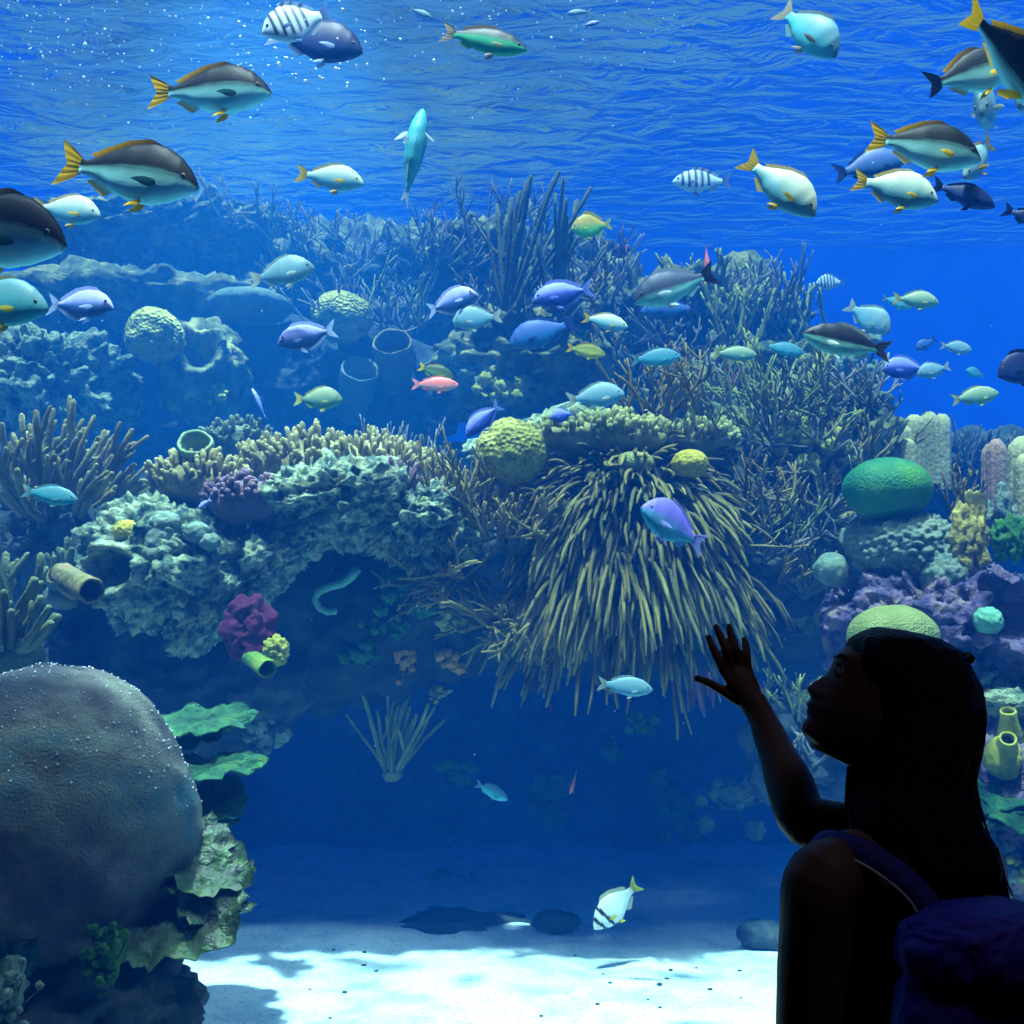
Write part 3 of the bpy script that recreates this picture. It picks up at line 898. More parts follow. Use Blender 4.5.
# ------------------------------------------------------------------ right ledge
dome('dome_coral', 'large smooth green dome coral on the rock shelf', 887, 489, 4.35, 88, 64, .17, M['dome_green'], 12, 5, .03)
dome('knob_coral', 'bumpy grey-green mound coral under the green dome', 905, 548, 4.4, 110, 72, .2, M['knob'], 13, 6, .08, 1.4, lump=.2, lumpf=7)
dome('knob_coral', 'smaller bumpy mound coral at the foot of the larger mound', 946, 576, 4.25, 52, 60, .1, M['knob'], 14, 5, .08, 1.4, lump=.2, lumpf=5)
dome('dome_coral', 'pale yellow-green dome coral peeking over the dark hair', 893, 637, 3.9, 88, 64, .16, M['dome_pale'], 15, 5, .03)
dome('knob_coral', 'small sunlit cluster coral on the left flank of the mauve rock', 853, 540, 4.5, 24, 30, .05, M['sponge_pale'], 16, 4, .2, lump=.3, lumpf=3)
dome('lump_sponge', 'turquoise-grey lobed sponge at the left edge of the mauve rock', 832, 570, 4.45, 36, 34, .07, M['sponge_pale'], 17, 4, .15, cat='sponge')
def fluted(name, label, lst, m):
    """cluster of ribbed upright stalks"""
    root = empty(name, at(lst[0][0], lst[0][2], lst[0][5]), label, 'coral')
    inv = Vector(root.location)
    for (px, y0, y1, w, sd, Y) in lst:
        a, b = at(px, y1, Y) - inv, at(px + R.uniform(-3, 3), y0, Y) - inv
        n, K = 36, 14
        mb = MB()
        vs, cl = [], []
        r = w / 2 * Y / F
        for i in range(K + 1):
            t = i / K
            c = a.lerp(b, t)
            q = 1.0 if t < .85 else math.sqrt(max(0, 1 - ((t - .85) / .15) ** 2 * .8))
            for j in range(n):
                g = 2 * PI * j / n
                rr = r * q * (1 + .16 * noise.noise(Vector((math.cos(g) * 2.6, math.sin(g) * 2.6, sd + t * .6))) + .08 * math.sin(g * 9 + sd))
                vs.append(c + Vector((rr * math.cos(g), rr * math.sin(g), .015 * noise.noise(Vector((g * 3, t * 6, sd))))))
                k = .85 + .35 * t ** 3
                cl.append((k, k, k))
        fs = [(i * n + j, i * n + (j + 1) % n, (i + 1) * n + (j + 1) % n, (i + 1) * n + j) for i in range(K) for j in range(n)]
        vs.append(b + Vector((0, 0, r * .15))); cl.append((1.2, 1.2, 1.2))
        fs += [(K * n + j, K * n + (j + 1) % n, len(vs) - 1) for j in range(n)]
        mb.add(vs, fs, cl)
        mb.build('stalk', m, root)
    return root
fluted('ribbed_coral', 'pale ribbed ribbed coral standing behind the green dome', [(902, 426, 480, 22, 1, 5.2), (916, 416, 480, 20, 2, 5.25), (930, 413, 485, 22, 3, 5.3), (942, 415, 490, 16, 4, 5.3), (908, 440, 480, 18, 5, 5.1)], M['fluted'])
fluted('ribbed_coral', 'pinkish ribbed ribbed coral in front of the open water', [(998, 440, 510, 18, 6, 5.0), (988, 445, 510, 14, 7, 5.05)], M['fluted_pink'])
fluted('ribbed_coral', 'tall cream ribbed coral cut by the picture edge', [(1018, 438, 540, 24, 8, 4.6), (1034, 430, 540, 26, 9, 4.7), (1024, 455, 540, 18, 10, 4.5)], M['fluted'])
fluted('ribbed_coral', 'thin pale ribbed coral left of the ribbed pillars', [(888, 432, 470, 7, 11, 5.3), (884, 440, 470, 6, 12, 5.3)], M['fluted'])
def blades(name, label, px, y0, y1, w, Y, m, seed, n=3):
    root = empty(name, at(px, y1, Y), label, 'coral')
    s = Y / F
    H = (y1 - y0) * s
    for k in range(n):
        mb = MB()
        x = (k - (n - 1) / 2) * w * s / n * 1.1
        h = H * (1 if k == n // 2 else R.uniform(.6, .9))
        hole_blob(mb, (x, R.uniform(-.03, .03), h * .5), (w * s / n * .75, .03, h * .52), 4, .3, 2.2, seed + k, 0, 5, (), 0, .22, 4)
        mb.build('blade', m, root)
    return root
blades('blade_coral', 'knobbly yellow-edged blade coral standing before the mauve rock', 972, 487, 568, 34, 4.2, M['blade'], 3, 2)
blades('blade_coral', 'grey lobed blade coral beside the cream pillar', 1002, 482, 545, 34, 4.4, M['knob'], 9, 3)
blades('blade_coral', 'green fan-shaped blade coral near the picture edge', 1012, 515, 562, 34, 4.15, M['algae'], 14, 3)
spray('fan_coral', 'tan fan coral spreading behind the yellow-edged blade', at(958, 510, 4.6), .2, 16, .025, .007, M['brown'], az=(-95, 95), el=(40, 88), up=(0, 0, .2), twig=3)
for k, (px, py, Y, H, n, mm, lab) in enumerate([(965, 440, 5.8, .26, 14, 'grey', 'grey bush coral in the gap between the ribbed corals'), (1000, 420, 5.9, .12, 8, 'grey', 'small grey bush coral above the pinkish pillar')]):
    spray('bush_coral', lab, surf(px, py + 30, Y), H, n, .08, .007, M[mm], az=(-120, 120), el=(25, 85), twig=4, wob=.16)
dome('ball_sponge', 'turquoise ball sponge with orange mouth in a rock cavity', 988, 621, 4.05, 28, 27, .055, M['sponge_teal'], 18, 4, .12, cat='sponge', lump=.2, lumpf=3)
def two_tube():
    Y = 3.9
    root = empty('two_tube_sponge', at(1003, 772, Y), 'yellow sponge with two round dark-mouthed chimneys', 'sponge')
    inv = Vector(root.location)
    mb = MB(); hole_blob(mb, at(1003, 758, Y) - inv, (.068, .055, .08), 4, .1, 1.5, 3)
    mb.build('body', M['sponge_yellow'], root)
    for (a, b, r0, r1) in [((1004, 752, Y), (1008, 738, Y - .07), .05, .032), ((1010, 745, Y + .06), (1008, 710, Y), .05, .03)]:
        mb = MB()
        p, q = at(*a) - inv, at(*b) - inv
        cup_tube(mb, p, q - p, (q - p).length, r0, r1, .3, 20, .08)
        mb.build('chimney', M['sponge_yellow'], root)
two_tube()
plates('plate_coral', 'green tiered plate coral under the yellow two-tube sponge', [(1000, 795, 3.9, 80, .13, .3, .05, .25), (990, 808, 3.85, 70, .12, .35, -.1, .25), (1010, 812, 3.8, 80, .12, .3, .1, .25)], M['plate'])
clump('soft_coral', 'pale blue soft coral beside the hair below the green plates', 985, 850, 4.0, 50, 80, M['sponge_pale'], 24, 71, 'coral', .3)
clump('soft_coral', 'pale fluffy soft coral just above the purple backpack', 1000, 925, 3.9, 46, 60, M['sponge_pale'], 24, 72, 'coral', .3)
clump('encrusting_sponge', 'yellow crust at the picture edge above the backpack', 1020, 862, 3.9, 30, 14, M['sponge_yellow'], 10, 73)
clump('lump_sponge', 'greyish lobed sponge at the back of the head', 982, 672, 4.1, 24, 26, M['sponge_pale'], 8, 74)

# ------------------------------------------------------------------ back terrace
dome('dome_coral', 'hazy yellow-green dome coral on the far terrace', 154, 336, 6.0, 60, 54, .17, M['brain'], 21, 5, .12, 1.5)
dome('dome_coral', 'flat tan cap coral below the silver fish', 250, 306, 6.8, 84, 34, .25, M['sponge_pale'], 22, 5, .06)
dome('dome_coral', 'hazy olive dome coral beside the barrel sponge', 342, 318, 6.5, 64, 54, .18, M['brain'], 23, 5, .1, 1.4)
sponge_tube('barrel_sponge', 'pale-rimmed barrel sponge tilted to show its dark mouth', at(397, 385, 6.6), at(392, 341, 6.3), .1, .125, M['sponge'], wall=.12)
sponge_tube('barrel_sponge', 'dim barrel sponge lower behind the tilted one', at(350, 415, 6.7), at(361, 368, 6.4), .1, .13, M['knob'], wall=.12)
clump('lump_sponge', 'small yellow lobed sponge below the cave-mouth rock', 219, 392, 6.0, 20, 26, M['sponge_yellow'], 8, 81)
clump('lump_sponge', 'yellowish lobed sponge beside the pink fish', 480, 375, 6.1, 44, 50, M['sponge_pale'], 16, 82)
clump('lump_sponge', 'olive lobed sponge under the rock with the large hole', 505, 392, 6.0, 50, 30, M['sponge_yellow'], 14, 83)
for k, (px, py, w, lab) in enumerate([(842, 370, 40, 'pale ragged coral head beneath the striped-back fish'), (868, 378, 26, 'small pale coral head at the brink of the open water')]):
    clump('ragged_coral', lab, px, py, 6.2, w, 40, M['sponge_pale'], 14, 85 + k, 'coral')
G1 = 'hazy sprays on the far terrace'
for k in range(46):
    px, py = R.uniform(190, 600), R.uniform(225, 345)
    if k > 30:
        px, py = R.uniform(600, 800), R.uniform(300, 400)
    spray('sea_spray_coral', 'thin hazy blue-grey spray coral in the tangle on the far terrace', surf(px, py, 7.4), R.uniform(.25, .5), 10, .12, .008, M[R.choice(['grey', 'grey', 'brown', 'olive'])], group=G1, az=(-120, 120), el=(15, 85), up=(0, 0, .3), twig=5, wob=.2, tip=(1.7, 1.6, 1.5))
G2 = 'dim bush corals on the blue slope'
for k in range(34):
    px, py = R.uniform(715, 860), R.uniform(405, 640)
    spray('bush_coral', 'dim small bush coral among many covering the blue slope beside the rope coral', surf(px, py, 5.4), R.uniform(.16, .3), 12, .08, .007, M[R.choice(['grey', 'brown', 'olive', 'antler_grey'])], group=G2, az=(-120, 120), el=(5, 85), up=(0, 0, .25), twig=4, wob=.2, tip=(1.7, 1.7, 1.5))
for k, (px, py, Y, H, n, lab) in enumerate([(505, 320, 7.0, .8, 16, 'tall rod coral cluster rising near the yellow angelfish'), (560, 325, 6.8, .7, 14, 'slanting rod coral cluster just below the yellow angelfish'), (540, 260, 7.5, .4, 10, 'faint rod coral tips highest on the far terrace')]):
    antler('rod_coral', lab, surf(px, py, Y), n, H, .0145, (-60, 80), (55, 88), M['antler_grey'], (.1, 0, .2), .08, .3, .05, spread=.14, tip=(1.5, 1.5, 1.4))
antler('rod_coral', 'dark bundle of upright rods under the faint red patch', at(633, 325, 6.9), 18, .42, .016, (-30, 30), (80, 89), M['antler_grey'], (0, 0, .2), .08, .1, .03, spread=.11, tip=(1.3, 1.3, 1.2))
dome('encrusting_sponge', 'faint red sponge on top of the upright rods', 622, 252, 7.0, 22, 10, .07, M['sponge_red'], 31, 3, .2, cat='sponge')
for k, (px, py, Y, H, n, lab) in enumerate([(770, 340, 6.9, .5, 12, 'leafy yellow-green spray coral against the open water'), (740, 345, 6.9, .4, 10, 'leafy spray coral behind the dark-tailed fish'), (800, 330, 7.0, .34, 9, 'outermost leafy spray coral at the brink of the terrace'), (700, 300, 7.2, .3, 8, 'small leafy spray by the red tail')]):
    spray('leafy_coral', lab, surf(px, py, Y), H, n, .1, .012, M['olive'], az=(-100, 100), el=(35, 88), twig=4, wob=.2, tip=(1.8, 1.8, 1.2))
clump('ragged_coral', 'reddish round coral between rope coral crest and slope', 745, 385, 6.6, 40, 30, M['sponge_red'], 10, 90, 'coral')

# pebbles and debris on the sand
for k in range(22):
    px, py = R.uniform(250, 770), R.uniform(950, 1020)
    p = at(px, py, 3)
    t = (EYE.z - ZS) / (EYE.z - p.z)
    q = EYE + (p - EYE) * t
    mb = MB(); r = R.uniform(.004, .009)
    hole_blob(mb, (0, 0, 0), (r * 1.4, r, r * .7), 2, .3, 1.5, k)
    o = mb.build('pebble', M['rock_dark']); o.location = (q.x, q.y, sand_z(q.x, q.y) + r * .3)
    tag(o, 'tiny dark pebble lying on the white sand', 'pebble', 'pebbles scattered over the sand')
mb = MB(); hole_blob(mb, (0, 0, 0), (6.4, 1.0, .33), 6, .04, 2.0, 5)  # hidden slab added to keep sun off the rear sand
o = mb.build('wall_cave_sunblock', M['rock_cave']); o.location = (.2, 6.2, 1.75); o['kind'] = 'structure'; o['label'] = 'added rock slab keeping the sun off the cave floor'
# ------------------------------------------------------------------ fish
def interp(pts, x):
    for (a, b), (c, d) in zip(pts, pts[1:]):
        if x <= c:
            t = (x - a) / (c - a) if c > a else 0
            t = t * t * (3 - 2 * t) * .35 + t * .65
            return b + (d - b) * t
    return pts[-1][1]

def mix(a, b, t):
    t = max(0, min(1, t))
    return tuple(p + (q - p) * t for p, q in zip(a, b))
L8 = lambda *c: lin(c)

BREAM = dict(top=[(0, .0), (.02, .035), (.08, .095), (.16, .15), (.26, .19), (.36, .2), (.5, .175), (.62, .125), (.72, .075), (.79, .045), (.84, .042)],
             bot=[(0, -.012), (.03, -.04), (.1, -.075), (.2, -.115), (.32, -.145), (.45, -.145), (.58, -.115), (.7, -.065), (.79, -.042), (.84, -.042)],
             wid=[(0, .008), (.05, .04), (.15, .075), (.3, .09), (.5, .075), (.7, .035), (.84, .012)], tail=(.15, .42, .16), dorsal=(.26, .74, .03), anal=(.56, .72, .045), pec=.14, eye=(.11, .035, .02))
SLIM = dict(top=[(0, .0), (.03, .03), (.1, .07), (.2, .11), (.35, .13), (.5, .12), (.65, .085), (.76, .045), (.84, .032)],
            bot=[(0, -.01), (.04, -.035), (.12, -.07), (.25, -.105), (.4, -.115), (.55, -.1), (.68, -.065), (.78, -.036), (.84, -.032)],
            wid=[(0, .008), (.06, .035), (.18, .06), (.35, .07), (.55, .06), (.72, .03), (.84, .01)], tail=(.13, .55, .15), dorsal=(.3, .72, .035), anal=(.58, .72, .035), pec=.12, eye=(.1, .02, .02))
TANG = dict(top=[(0, -.03), (.02, .02), (.07, .1), (.14, .17), (.25, .225), (.4, .24), (.55, .21), (.68, .13), (.78, .055), (.84, .035)],
            bot=[(0, -.05), (.04, -.075), (.1, -.11), (.2, -.165), (.35, -.2), (.5, -.19), (.64, -.13), (.76, -.055), (.84, -.035)],
            wid=[(0, .01), (.06, .04), (.2, .07), (.4, .075), (.6, .05), (.76, .02), (.84, .01)], tail=(.17, .5, .17), dorsal=(.16, .78, .06), anal=(.42, .78, .06), pec=.15, eye=(.11, .06, .022))
DEEP = dict(top=[(0, .0), (.03, .05), (.1, .13), (.2, .2), (.35, .245), (.5, .225), (.64, .15), (.75, .075), (.84, .05)],
            bot=[(0, -.015), (.05, -.065), (.14, -.13), (.28, -.2), (.45, -.215), (.6, -.15), (.72, -.075), (.84, -.05)],
            wid=[(0, .01), (.06, .045), (.2, .08), (.4, .08), (.6, .05), (.84, .012)], tail=(.15, .45, .15), dorsal=(.25, .74, .06), anal=(.55, .74, .06), pec=.13, eye=(.1, .045, .024))

def fishmat(stripes=0, rough=.38):
    name = 'fish_skin_%d' % stripes
    if name in MATS:
        return MATS[name]
    m, nt, out = nodes(name)
    p = principled(nt, out, rough + .1, .08 if stripes else .2)
    a = nt.nodes.new('ShaderNodeAttribute'); a.attribute_name = 'col'
    col = a.outputs['Color']
    tc = nt.nodes.new('ShaderNodeTexCoord')
    if stripes:
        sp = nt.nodes.new('ShaderNodeSeparateXYZ'); nt.links.new(tc.outputs['Object'], sp.inputs[0])
        mu = nt.nodes.new('ShaderNodeMath'); mu.operation = 'MULTIPLY'; mu.inputs[1].default_value = stripes
        si = nt.nodes.new('ShaderNodeMath'); si.operation = 'SINE'
        mr = nt.nodes.new('ShaderNodeMapRange'); mr.inputs[1].default_value = -1; mr.inputs[2].default_value = 1; mr.inputs[3].default_value = .62; mr.inputs[4].default_value = 1.25
        nt.links.new(sp.outputs['Z'], mu.inputs[0]); nt.links.new(mu.outputs[0], si.inputs[0]); nt.links.new(si.outputs[0], mr.inputs[0])
        mx = nt.nodes.new('ShaderNodeVectorMath'); mx.operation = 'SCALE'
        bw = nt.nodes.new('ShaderNodeSeparateColor'); nt.links.new(col, bw.inputs[0])
        mk = nt.nodes.new('ShaderNodeMapRange'); mk.inputs[1].default_value = .05; mk.inputs[2].default_value = .35
        nt.links.new(bw.outputs[1], mk.inputs[0])
        lp = nt.nodes.new('ShaderNodeMix'); lp.inputs[3].default_value = 1
        nt.links.new(mk.outputs[0], lp.inputs[0]); nt.links.new(mr.outputs[0], lp.inputs[2])
        nt.links.new(col, mx.inputs[0]); nt.links.new(lp.outputs[0], mx.inputs['Scale'])
        col = mx.outputs[0]
    nt.links.new(col, p.inputs['Base Color'])
    v = nt.nodes.new('ShaderNodeTexVoronoi'); v.inputs['Scale'].default_value = 200
    mp = nt.nodes.new('ShaderNodeMapping'); mp.inputs['Scale'].default_value = (1, .3, 1)
    nt.links.new(tc.outputs['Object'], mp.inputs[0]); nt.links.new(mp.outputs[0], v.inputs['Vector'])
    bp = nt.nodes.new('ShaderNodeBump'); bp.inputs['Strength'].default_value = .1; bp.inputs['Distance'].default_value = .004
    nt.links.new(v.outputs['Distance'], bp.inputs['Height']); nt.links.new(bp.outputs[0], p.inputs['Normal'])
    MATS[name] = m
    return m

def finmat():
    if 'fin' in MATS:
        return MATS['fin']
    m, nt, out = nodes('fin_membrane')
    a = nt.nodes.new('ShaderNodeAttribute'); a.attribute_name = 'col'
    d = nt.nodes.new('ShaderNodeBsdfDiffuse'); t = nt.nodes.new('ShaderNodeBsdfTranslucent')
    mx = nt.nodes.new('ShaderNodeMixShader'); mx.inputs[0].default_value = .45
    nt.links.new(a.outputs['Color'], d.inputs[0]); nt.links.new(a.outputs['Color'], t.inputs[0])
    nt.links.new(d.outputs[0], mx.inputs[1]); nt.links.new(t.outputs[0], mx.inputs[2]); nt.links.new(mx.outputs[0], out.inputs['Surface'])
    MATS['fin'] = m
    return m

# colour schemes: body(s, v) with s nose 0 .. tail 1, v belly -1 .. back 1, then fin colours
def two_tone(back, belly, split=.1, soft=.25, extra=None):
    def f(s, v):
        c = mix(belly, back, (v - split) / soft + .5)
        if extra:
            c = extra(s, v, c)
        return c
    return f
def ex_mouth(s, v, c):
    if s < .02:
        c = mix(c, (.02, .03, .03), .5)
    return c
def ex_sergeant(s, v, c):
    for b in (.2, .33, .46, .59, .72):
        if abs(s - b) < .035 and v > -.75:
            return mix(c, (.012, .02, .05), 1 - (abs(s - b) / .035) ** 3)
    return c
def ex_porkfish(s, v, c):
    if abs(s - (.14 - .03 * v)) < .03 or abs(s - (.31 - .03 * v)) < .034:
        return (.01, .01, .012)
    return c
def ex_face(s, v, c):
    return mix(c, L8(40, 40, 60), .6) if s < .07 else c
def ex_mask(s, v, c):
    return mix(c, L8(20, 22, 40), .8) if .03 < s < .16 and -.2 < v < .35 else c
YEL = L8(250, 190, 10)
SCH = dict(
    grunt=(two_tone(L8(16, 22, 14), L8(170, 250, 240), -.12, .7, ex_mouth), YEL, 480),
    grunt_dark=(two_tone(L8(9, 14, 12), L8(170, 255, 255), -.14, .6, ex_mouth), YEL, 480),
    pale=(two_tone(L8(182, 190, 166), L8(104, 176, 188), .0, .9, ex_mouth), L8(235, 190, 60), 0),
    silver=(two_tone(L8(120, 152, 156), L8(108, 168, 182), .0, .9, ex_mouth), L8(190, 200, 180), 0),
    silver_y=(two_tone(L8(150, 164, 124), L8(100, 160, 136), .0, .9, ex_mouth), L8(200, 200, 110), 0),
    greyback=(two_tone(L8(50, 60, 82), L8(130, 205, 190), -.25, .35, ex_mouth), L8(60, 66, 80), 0),
    darkback=(two_tone(L8(16, 20, 30), L8(140, 215, 190), -.2, .3, ex_mouth), L8(90, 90, 90), 0),
    teal=(two_tone(L8(80, 130, 140), L8(70, 170, 180), .1, .8, ex_mouth), L8(110, 160, 160), 0),
    tang=(two_tone(L8(140, 146, 225), L8(40, 66, 150), .2, .5, ex_face), L8(120, 140, 220), 0),
    tang_mask=(two_tone(L8(170, 170, 235), L8(50, 96, 150), .1, .5, ex_mask), L8(190, 205, 240), 0),
    bluefish=(two_tone(L8(60, 90, 150), L8(40, 110, 170), .0, .9, ex_mouth), L8(50, 70, 130), 0),
    darkblue=(two_tone(L8(20, 30, 70), L8(26, 60, 120), .0, .9, ex_mouth), L8(30, 40, 80), 0),
    violet=(two_tone(L8(120, 110, 200), L8(70, 170, 190), -.15, .8, ex_mouth), L8(150, 150, 210), 0),
    sergeant=(two_tone(L8(180, 205, 225), L8(190, 215, 225), 0, .9, ex_sergeant), L8(110, 140, 190), 0),
    porkfish=(two_tone(L8(220, 220, 200), L8(225, 230, 225), 0, .9, ex_porkfish), L8(230, 210, 60), 0),
    yellowtail=(two_tone(L8(120, 120, 50), L8(180, 190, 90), .1, .5, ex_mouth), L8(240, 200, 20), 90),
    olive=(two_tone(L8(60, 80, 40), L8(100, 150, 80), .0, .6, ex_mouth), L8(220, 190, 30), 0),
    green=(two_tone(L8(16, 22, 20), L8(50, 170, 120), .15, .4, ex_mouth), L8(190, 170, 130), 0),
    rosy=(two_tone(L8(255, 120, 110), L8(255, 190, 180), -.2, .6, ex_mouth), L8(255, 150, 150), 0),
    angel=(two_tone(L8(200, 170, 50), L8(90, 200, 90), .0, .7), L8(220, 220, 30), 0),
    dim=(two_tone(L8(90, 100, 84), L8(70, 90, 96), 0, .8), L8(90, 100, 90), 0),
)

def make_fish(name, label, nose, tail, Y, sp, scheme, toward=0.0, roll=0.0, bend=0.0, hs=1.0, ws=1.0, group=None, fin_over=None, pec=None, cat='fish', tailmul=1.0, finmul=1.0, pecang=.55, dark_tail=None, pec_col=None):
    """nose and tail: picture positions; toward: share of the length by which the nose is nearer than the tail"""
    s0 = ppm(Y)
    hs *= 1.22
    L0 = math.hypot(nose[0] - tail[0], nose[1] - tail[1]) / s0
    dz = toward * L0
    A, B = at(nose[0], nose[1], Y - dz / 2), at(tail[0], tail[1], Y + dz / 2)
    X = (A - B).normalized()
    L = (A - B).length
    up = Vector((0, 0, 1)) if abs(X.z) < .85 else Vector((0, -1, 0))
    Yv = up.cross(X).normalized()
    Z = X.cross(Yv)
    q = Quaternion(X, roll)
    Yv, Z = q @ Yv, q @ Z
    rot = Matrix((X, Yv, Z)).transposed().to_4x4()
    bodyc, finc, stripes = SCH[scheme]
    if fin_over: finc = fin_over
    XX = lambda t: .5 - t                        # t 0 nose .. 1 tail tip
    def bendy(v):
        t = .5 - v[0]
        k = bend * max(0, t - .3) ** 2
        return Vector((v[0] * L, (v[1] + k) * L, v[2] * L))
    mb = MB()
    n, K = 28, 38
    vs, cl = [], []
    for i in range(K + 1):
        t = .84 * (i / K) ** 1.15
        zt, zb, w = interp(sp['top'], t) * hs, interp(sp['bot'], t) * hs, interp(sp['wid'], t) * ws
        zc = (zt * .45 + zb * .55)
        for j in range(n):
            a = 2 * PI * j / n
            sa, ca = math.sin(a), math.cos(a)
            hz = (zt - zc) if sa >= 0 else (zc - zb)
            vs.append(bendy((XX(t), w * math.copysign(abs(ca) ** .9, ca) * (1 - .25 * max(0, sa) ** 2), zc + hz * sa)))
            cl.append(bodyc(t / .84, sa))
    fs = [(i * n + j, (i + 1) * n + j, (i + 1) * n + (j + 1) % n, i * n + (j + 1) % n) for i in range(K) for j in range(n)]
    fs.append(tuple(range(n)))
    fs.append(tuple(K * n + j for j in range(n))[::-1])
    mb.add(vs, fs, cl)
    body = mb.build(name, fishmat(stripes))
    body.matrix_world = Matrix.Translation((A + B) / 2) @ rot
    tag(body, label, cat, group)
    fm = finmat()
    def shade(c, k):
        return tuple(min(1, q * k) for q in c)
    # tail fin
    th, fork, tl = sp['tail']; th *= tailmul
    mb = MB(); vs, cl = [], []
    P, Q = 7, 17
    for i in range(P + 1):
        u = i / P
        for j in range(Q):
            e = 2 * j / (Q - 1) - 1
            ln = (1 - fork * (1 - abs(e) ** 1.3)) * tl + .02
            x = .825 + u * ln
            z = e * (.036 * hs * (1 - u) + th * (u ** .8) * (.55 + .45 * abs(e)) * (1 if fork < .9 else 1))
            vs.append(bendy((XX(x), .004 * math.sin(j * 2.2), z)))
            tc_ = dark_tail or finc
            cl.append(shade(tc_, .7 + .3 * u + .12 * (j % 2)))
    fs = [(i * Q + j, i * Q + j + 1, (i + 1) * Q + j + 1, (i + 1) * Q + j) for i in range(P) for j in range(Q - 1)]
    mb.add(vs, fs, cl); mb.build('tail_fin', fm, body)
    # dorsal and anal fins
    for nm, key, sg in (('dorsal_fin', 'dorsal', 1), ('anal_fin', 'anal', -1)):
        a, b, h = sp[key]; h *= finmul
        prof = sp['top'] if sg > 0 else sp['bot']
        mb = MB(); vs, cl = [], []
        Q, P = 20, 4
        for i in range(Q + 1):
            t = a + (b - a) * i / Q
            e = i / Q
            hh = h * (min(1, e * 5 + .1) ** .6) * (1 - .45 * e) * (1 + .10 * (i % 2)) * (1 if e < .96 else .6)
            base = interp(prof, t) * hs
            for j in range(P + 1):
                u = j / P
                vs.append(bendy((XX(t + .05 * u), 0, base - sg * .012 + sg * (hh + .012) * u)))
                cc = mix(bodyc(t / .84, sg), finc, (.25 + .75 * u) * (e if sg > 0 else 1)) if scheme in ('grunt', 'grunt_dark', 'pale') else mix(bodyc(t / .84, sg), finc, .4)
                cl.append(shade(cc, .85 + .2 * (i % 2)))
        fs = [(i * (P + 1) + j, i * (P + 1) + j + 1, (i + 1) * (P + 1) + j + 1, (i + 1) * (P + 1) + j) for i in range(Q) for j in range(P)]
        mb.add(vs, fs, cl); mb.build(nm, fm, body)
    # paired fins
    pl = sp['pec'] if pec is None else pec
    pcol = pec_col or finc
    for sd in (1, -1):
        for nm, t0, z0, ln, ang, drop in (('pectoral_fin', .27, -.035, pl, pecang, .35), ('pelvic_fin', .36, None, pl * .75, .25, .8)):
            w = interp(sp['wid'], t0) * ws
            z = interp(sp['bot'], t0) * hs * .93 if z0 is None else z0 * hs
            org = Vector((XX(t0), sd * w * (.93 if z0 is not None else .35), z))
            d = Vector((-1, sd * ang, -drop)).normalized()
            wv = Vector((.25, 0, -1)).normalized() if z0 is not None else Vector((-.5, sd * .2, -.6)).normalized()
            wv = (wv - d * wv.dot(d)).normalized()
            mb = MB(); vs, cl = [], []
            P, Q = 6, 7
            for i in range(P + 1):
                u = i / P
                hw = ln * .24 * (math.sin(PI * (.12 + .8 * u)) ** .8)
                for j in range(Q):
                    e = 2 * j / (Q - 1) - 1
                    vs.append(bendy(org + d * (ln * u * (1 - .2 * e)) + wv * (hw * e) + Vector((0, sd * .006 * (1 - e * e), 0))))
                    cl.append(shade(pcol if z0 is not None else finc, .75 + .3 * u))
            fs = [(i * Q + j, i * Q + j + 1, (i + 1) * Q + j + 1, (i + 1) * Q + j) for i in range(P) for j in range(Q - 1)]
            mb.add(vs, fs, cl); mb.build(nm, fm, body)
        # eye
        t0, ez, er = sp['eye']
        w = interp(sp['wid'], t0) * ws
        org = Vector((XX(t0), sd * w * .86, ez * hs))
        mb = MB()
        ev, ef = ico(2)
        vs = [bendy(org + Vector((v.x * er, v.y * er * .55, v.z * er))) for v in ev]
        cl = [((.004, .004, .006) if v.y * sd > .80 else (.16, .15, .08)) for v in ev]
        mb.add(vs, ef, cl); mb.build('eye', fishmat(0), body)
    return body

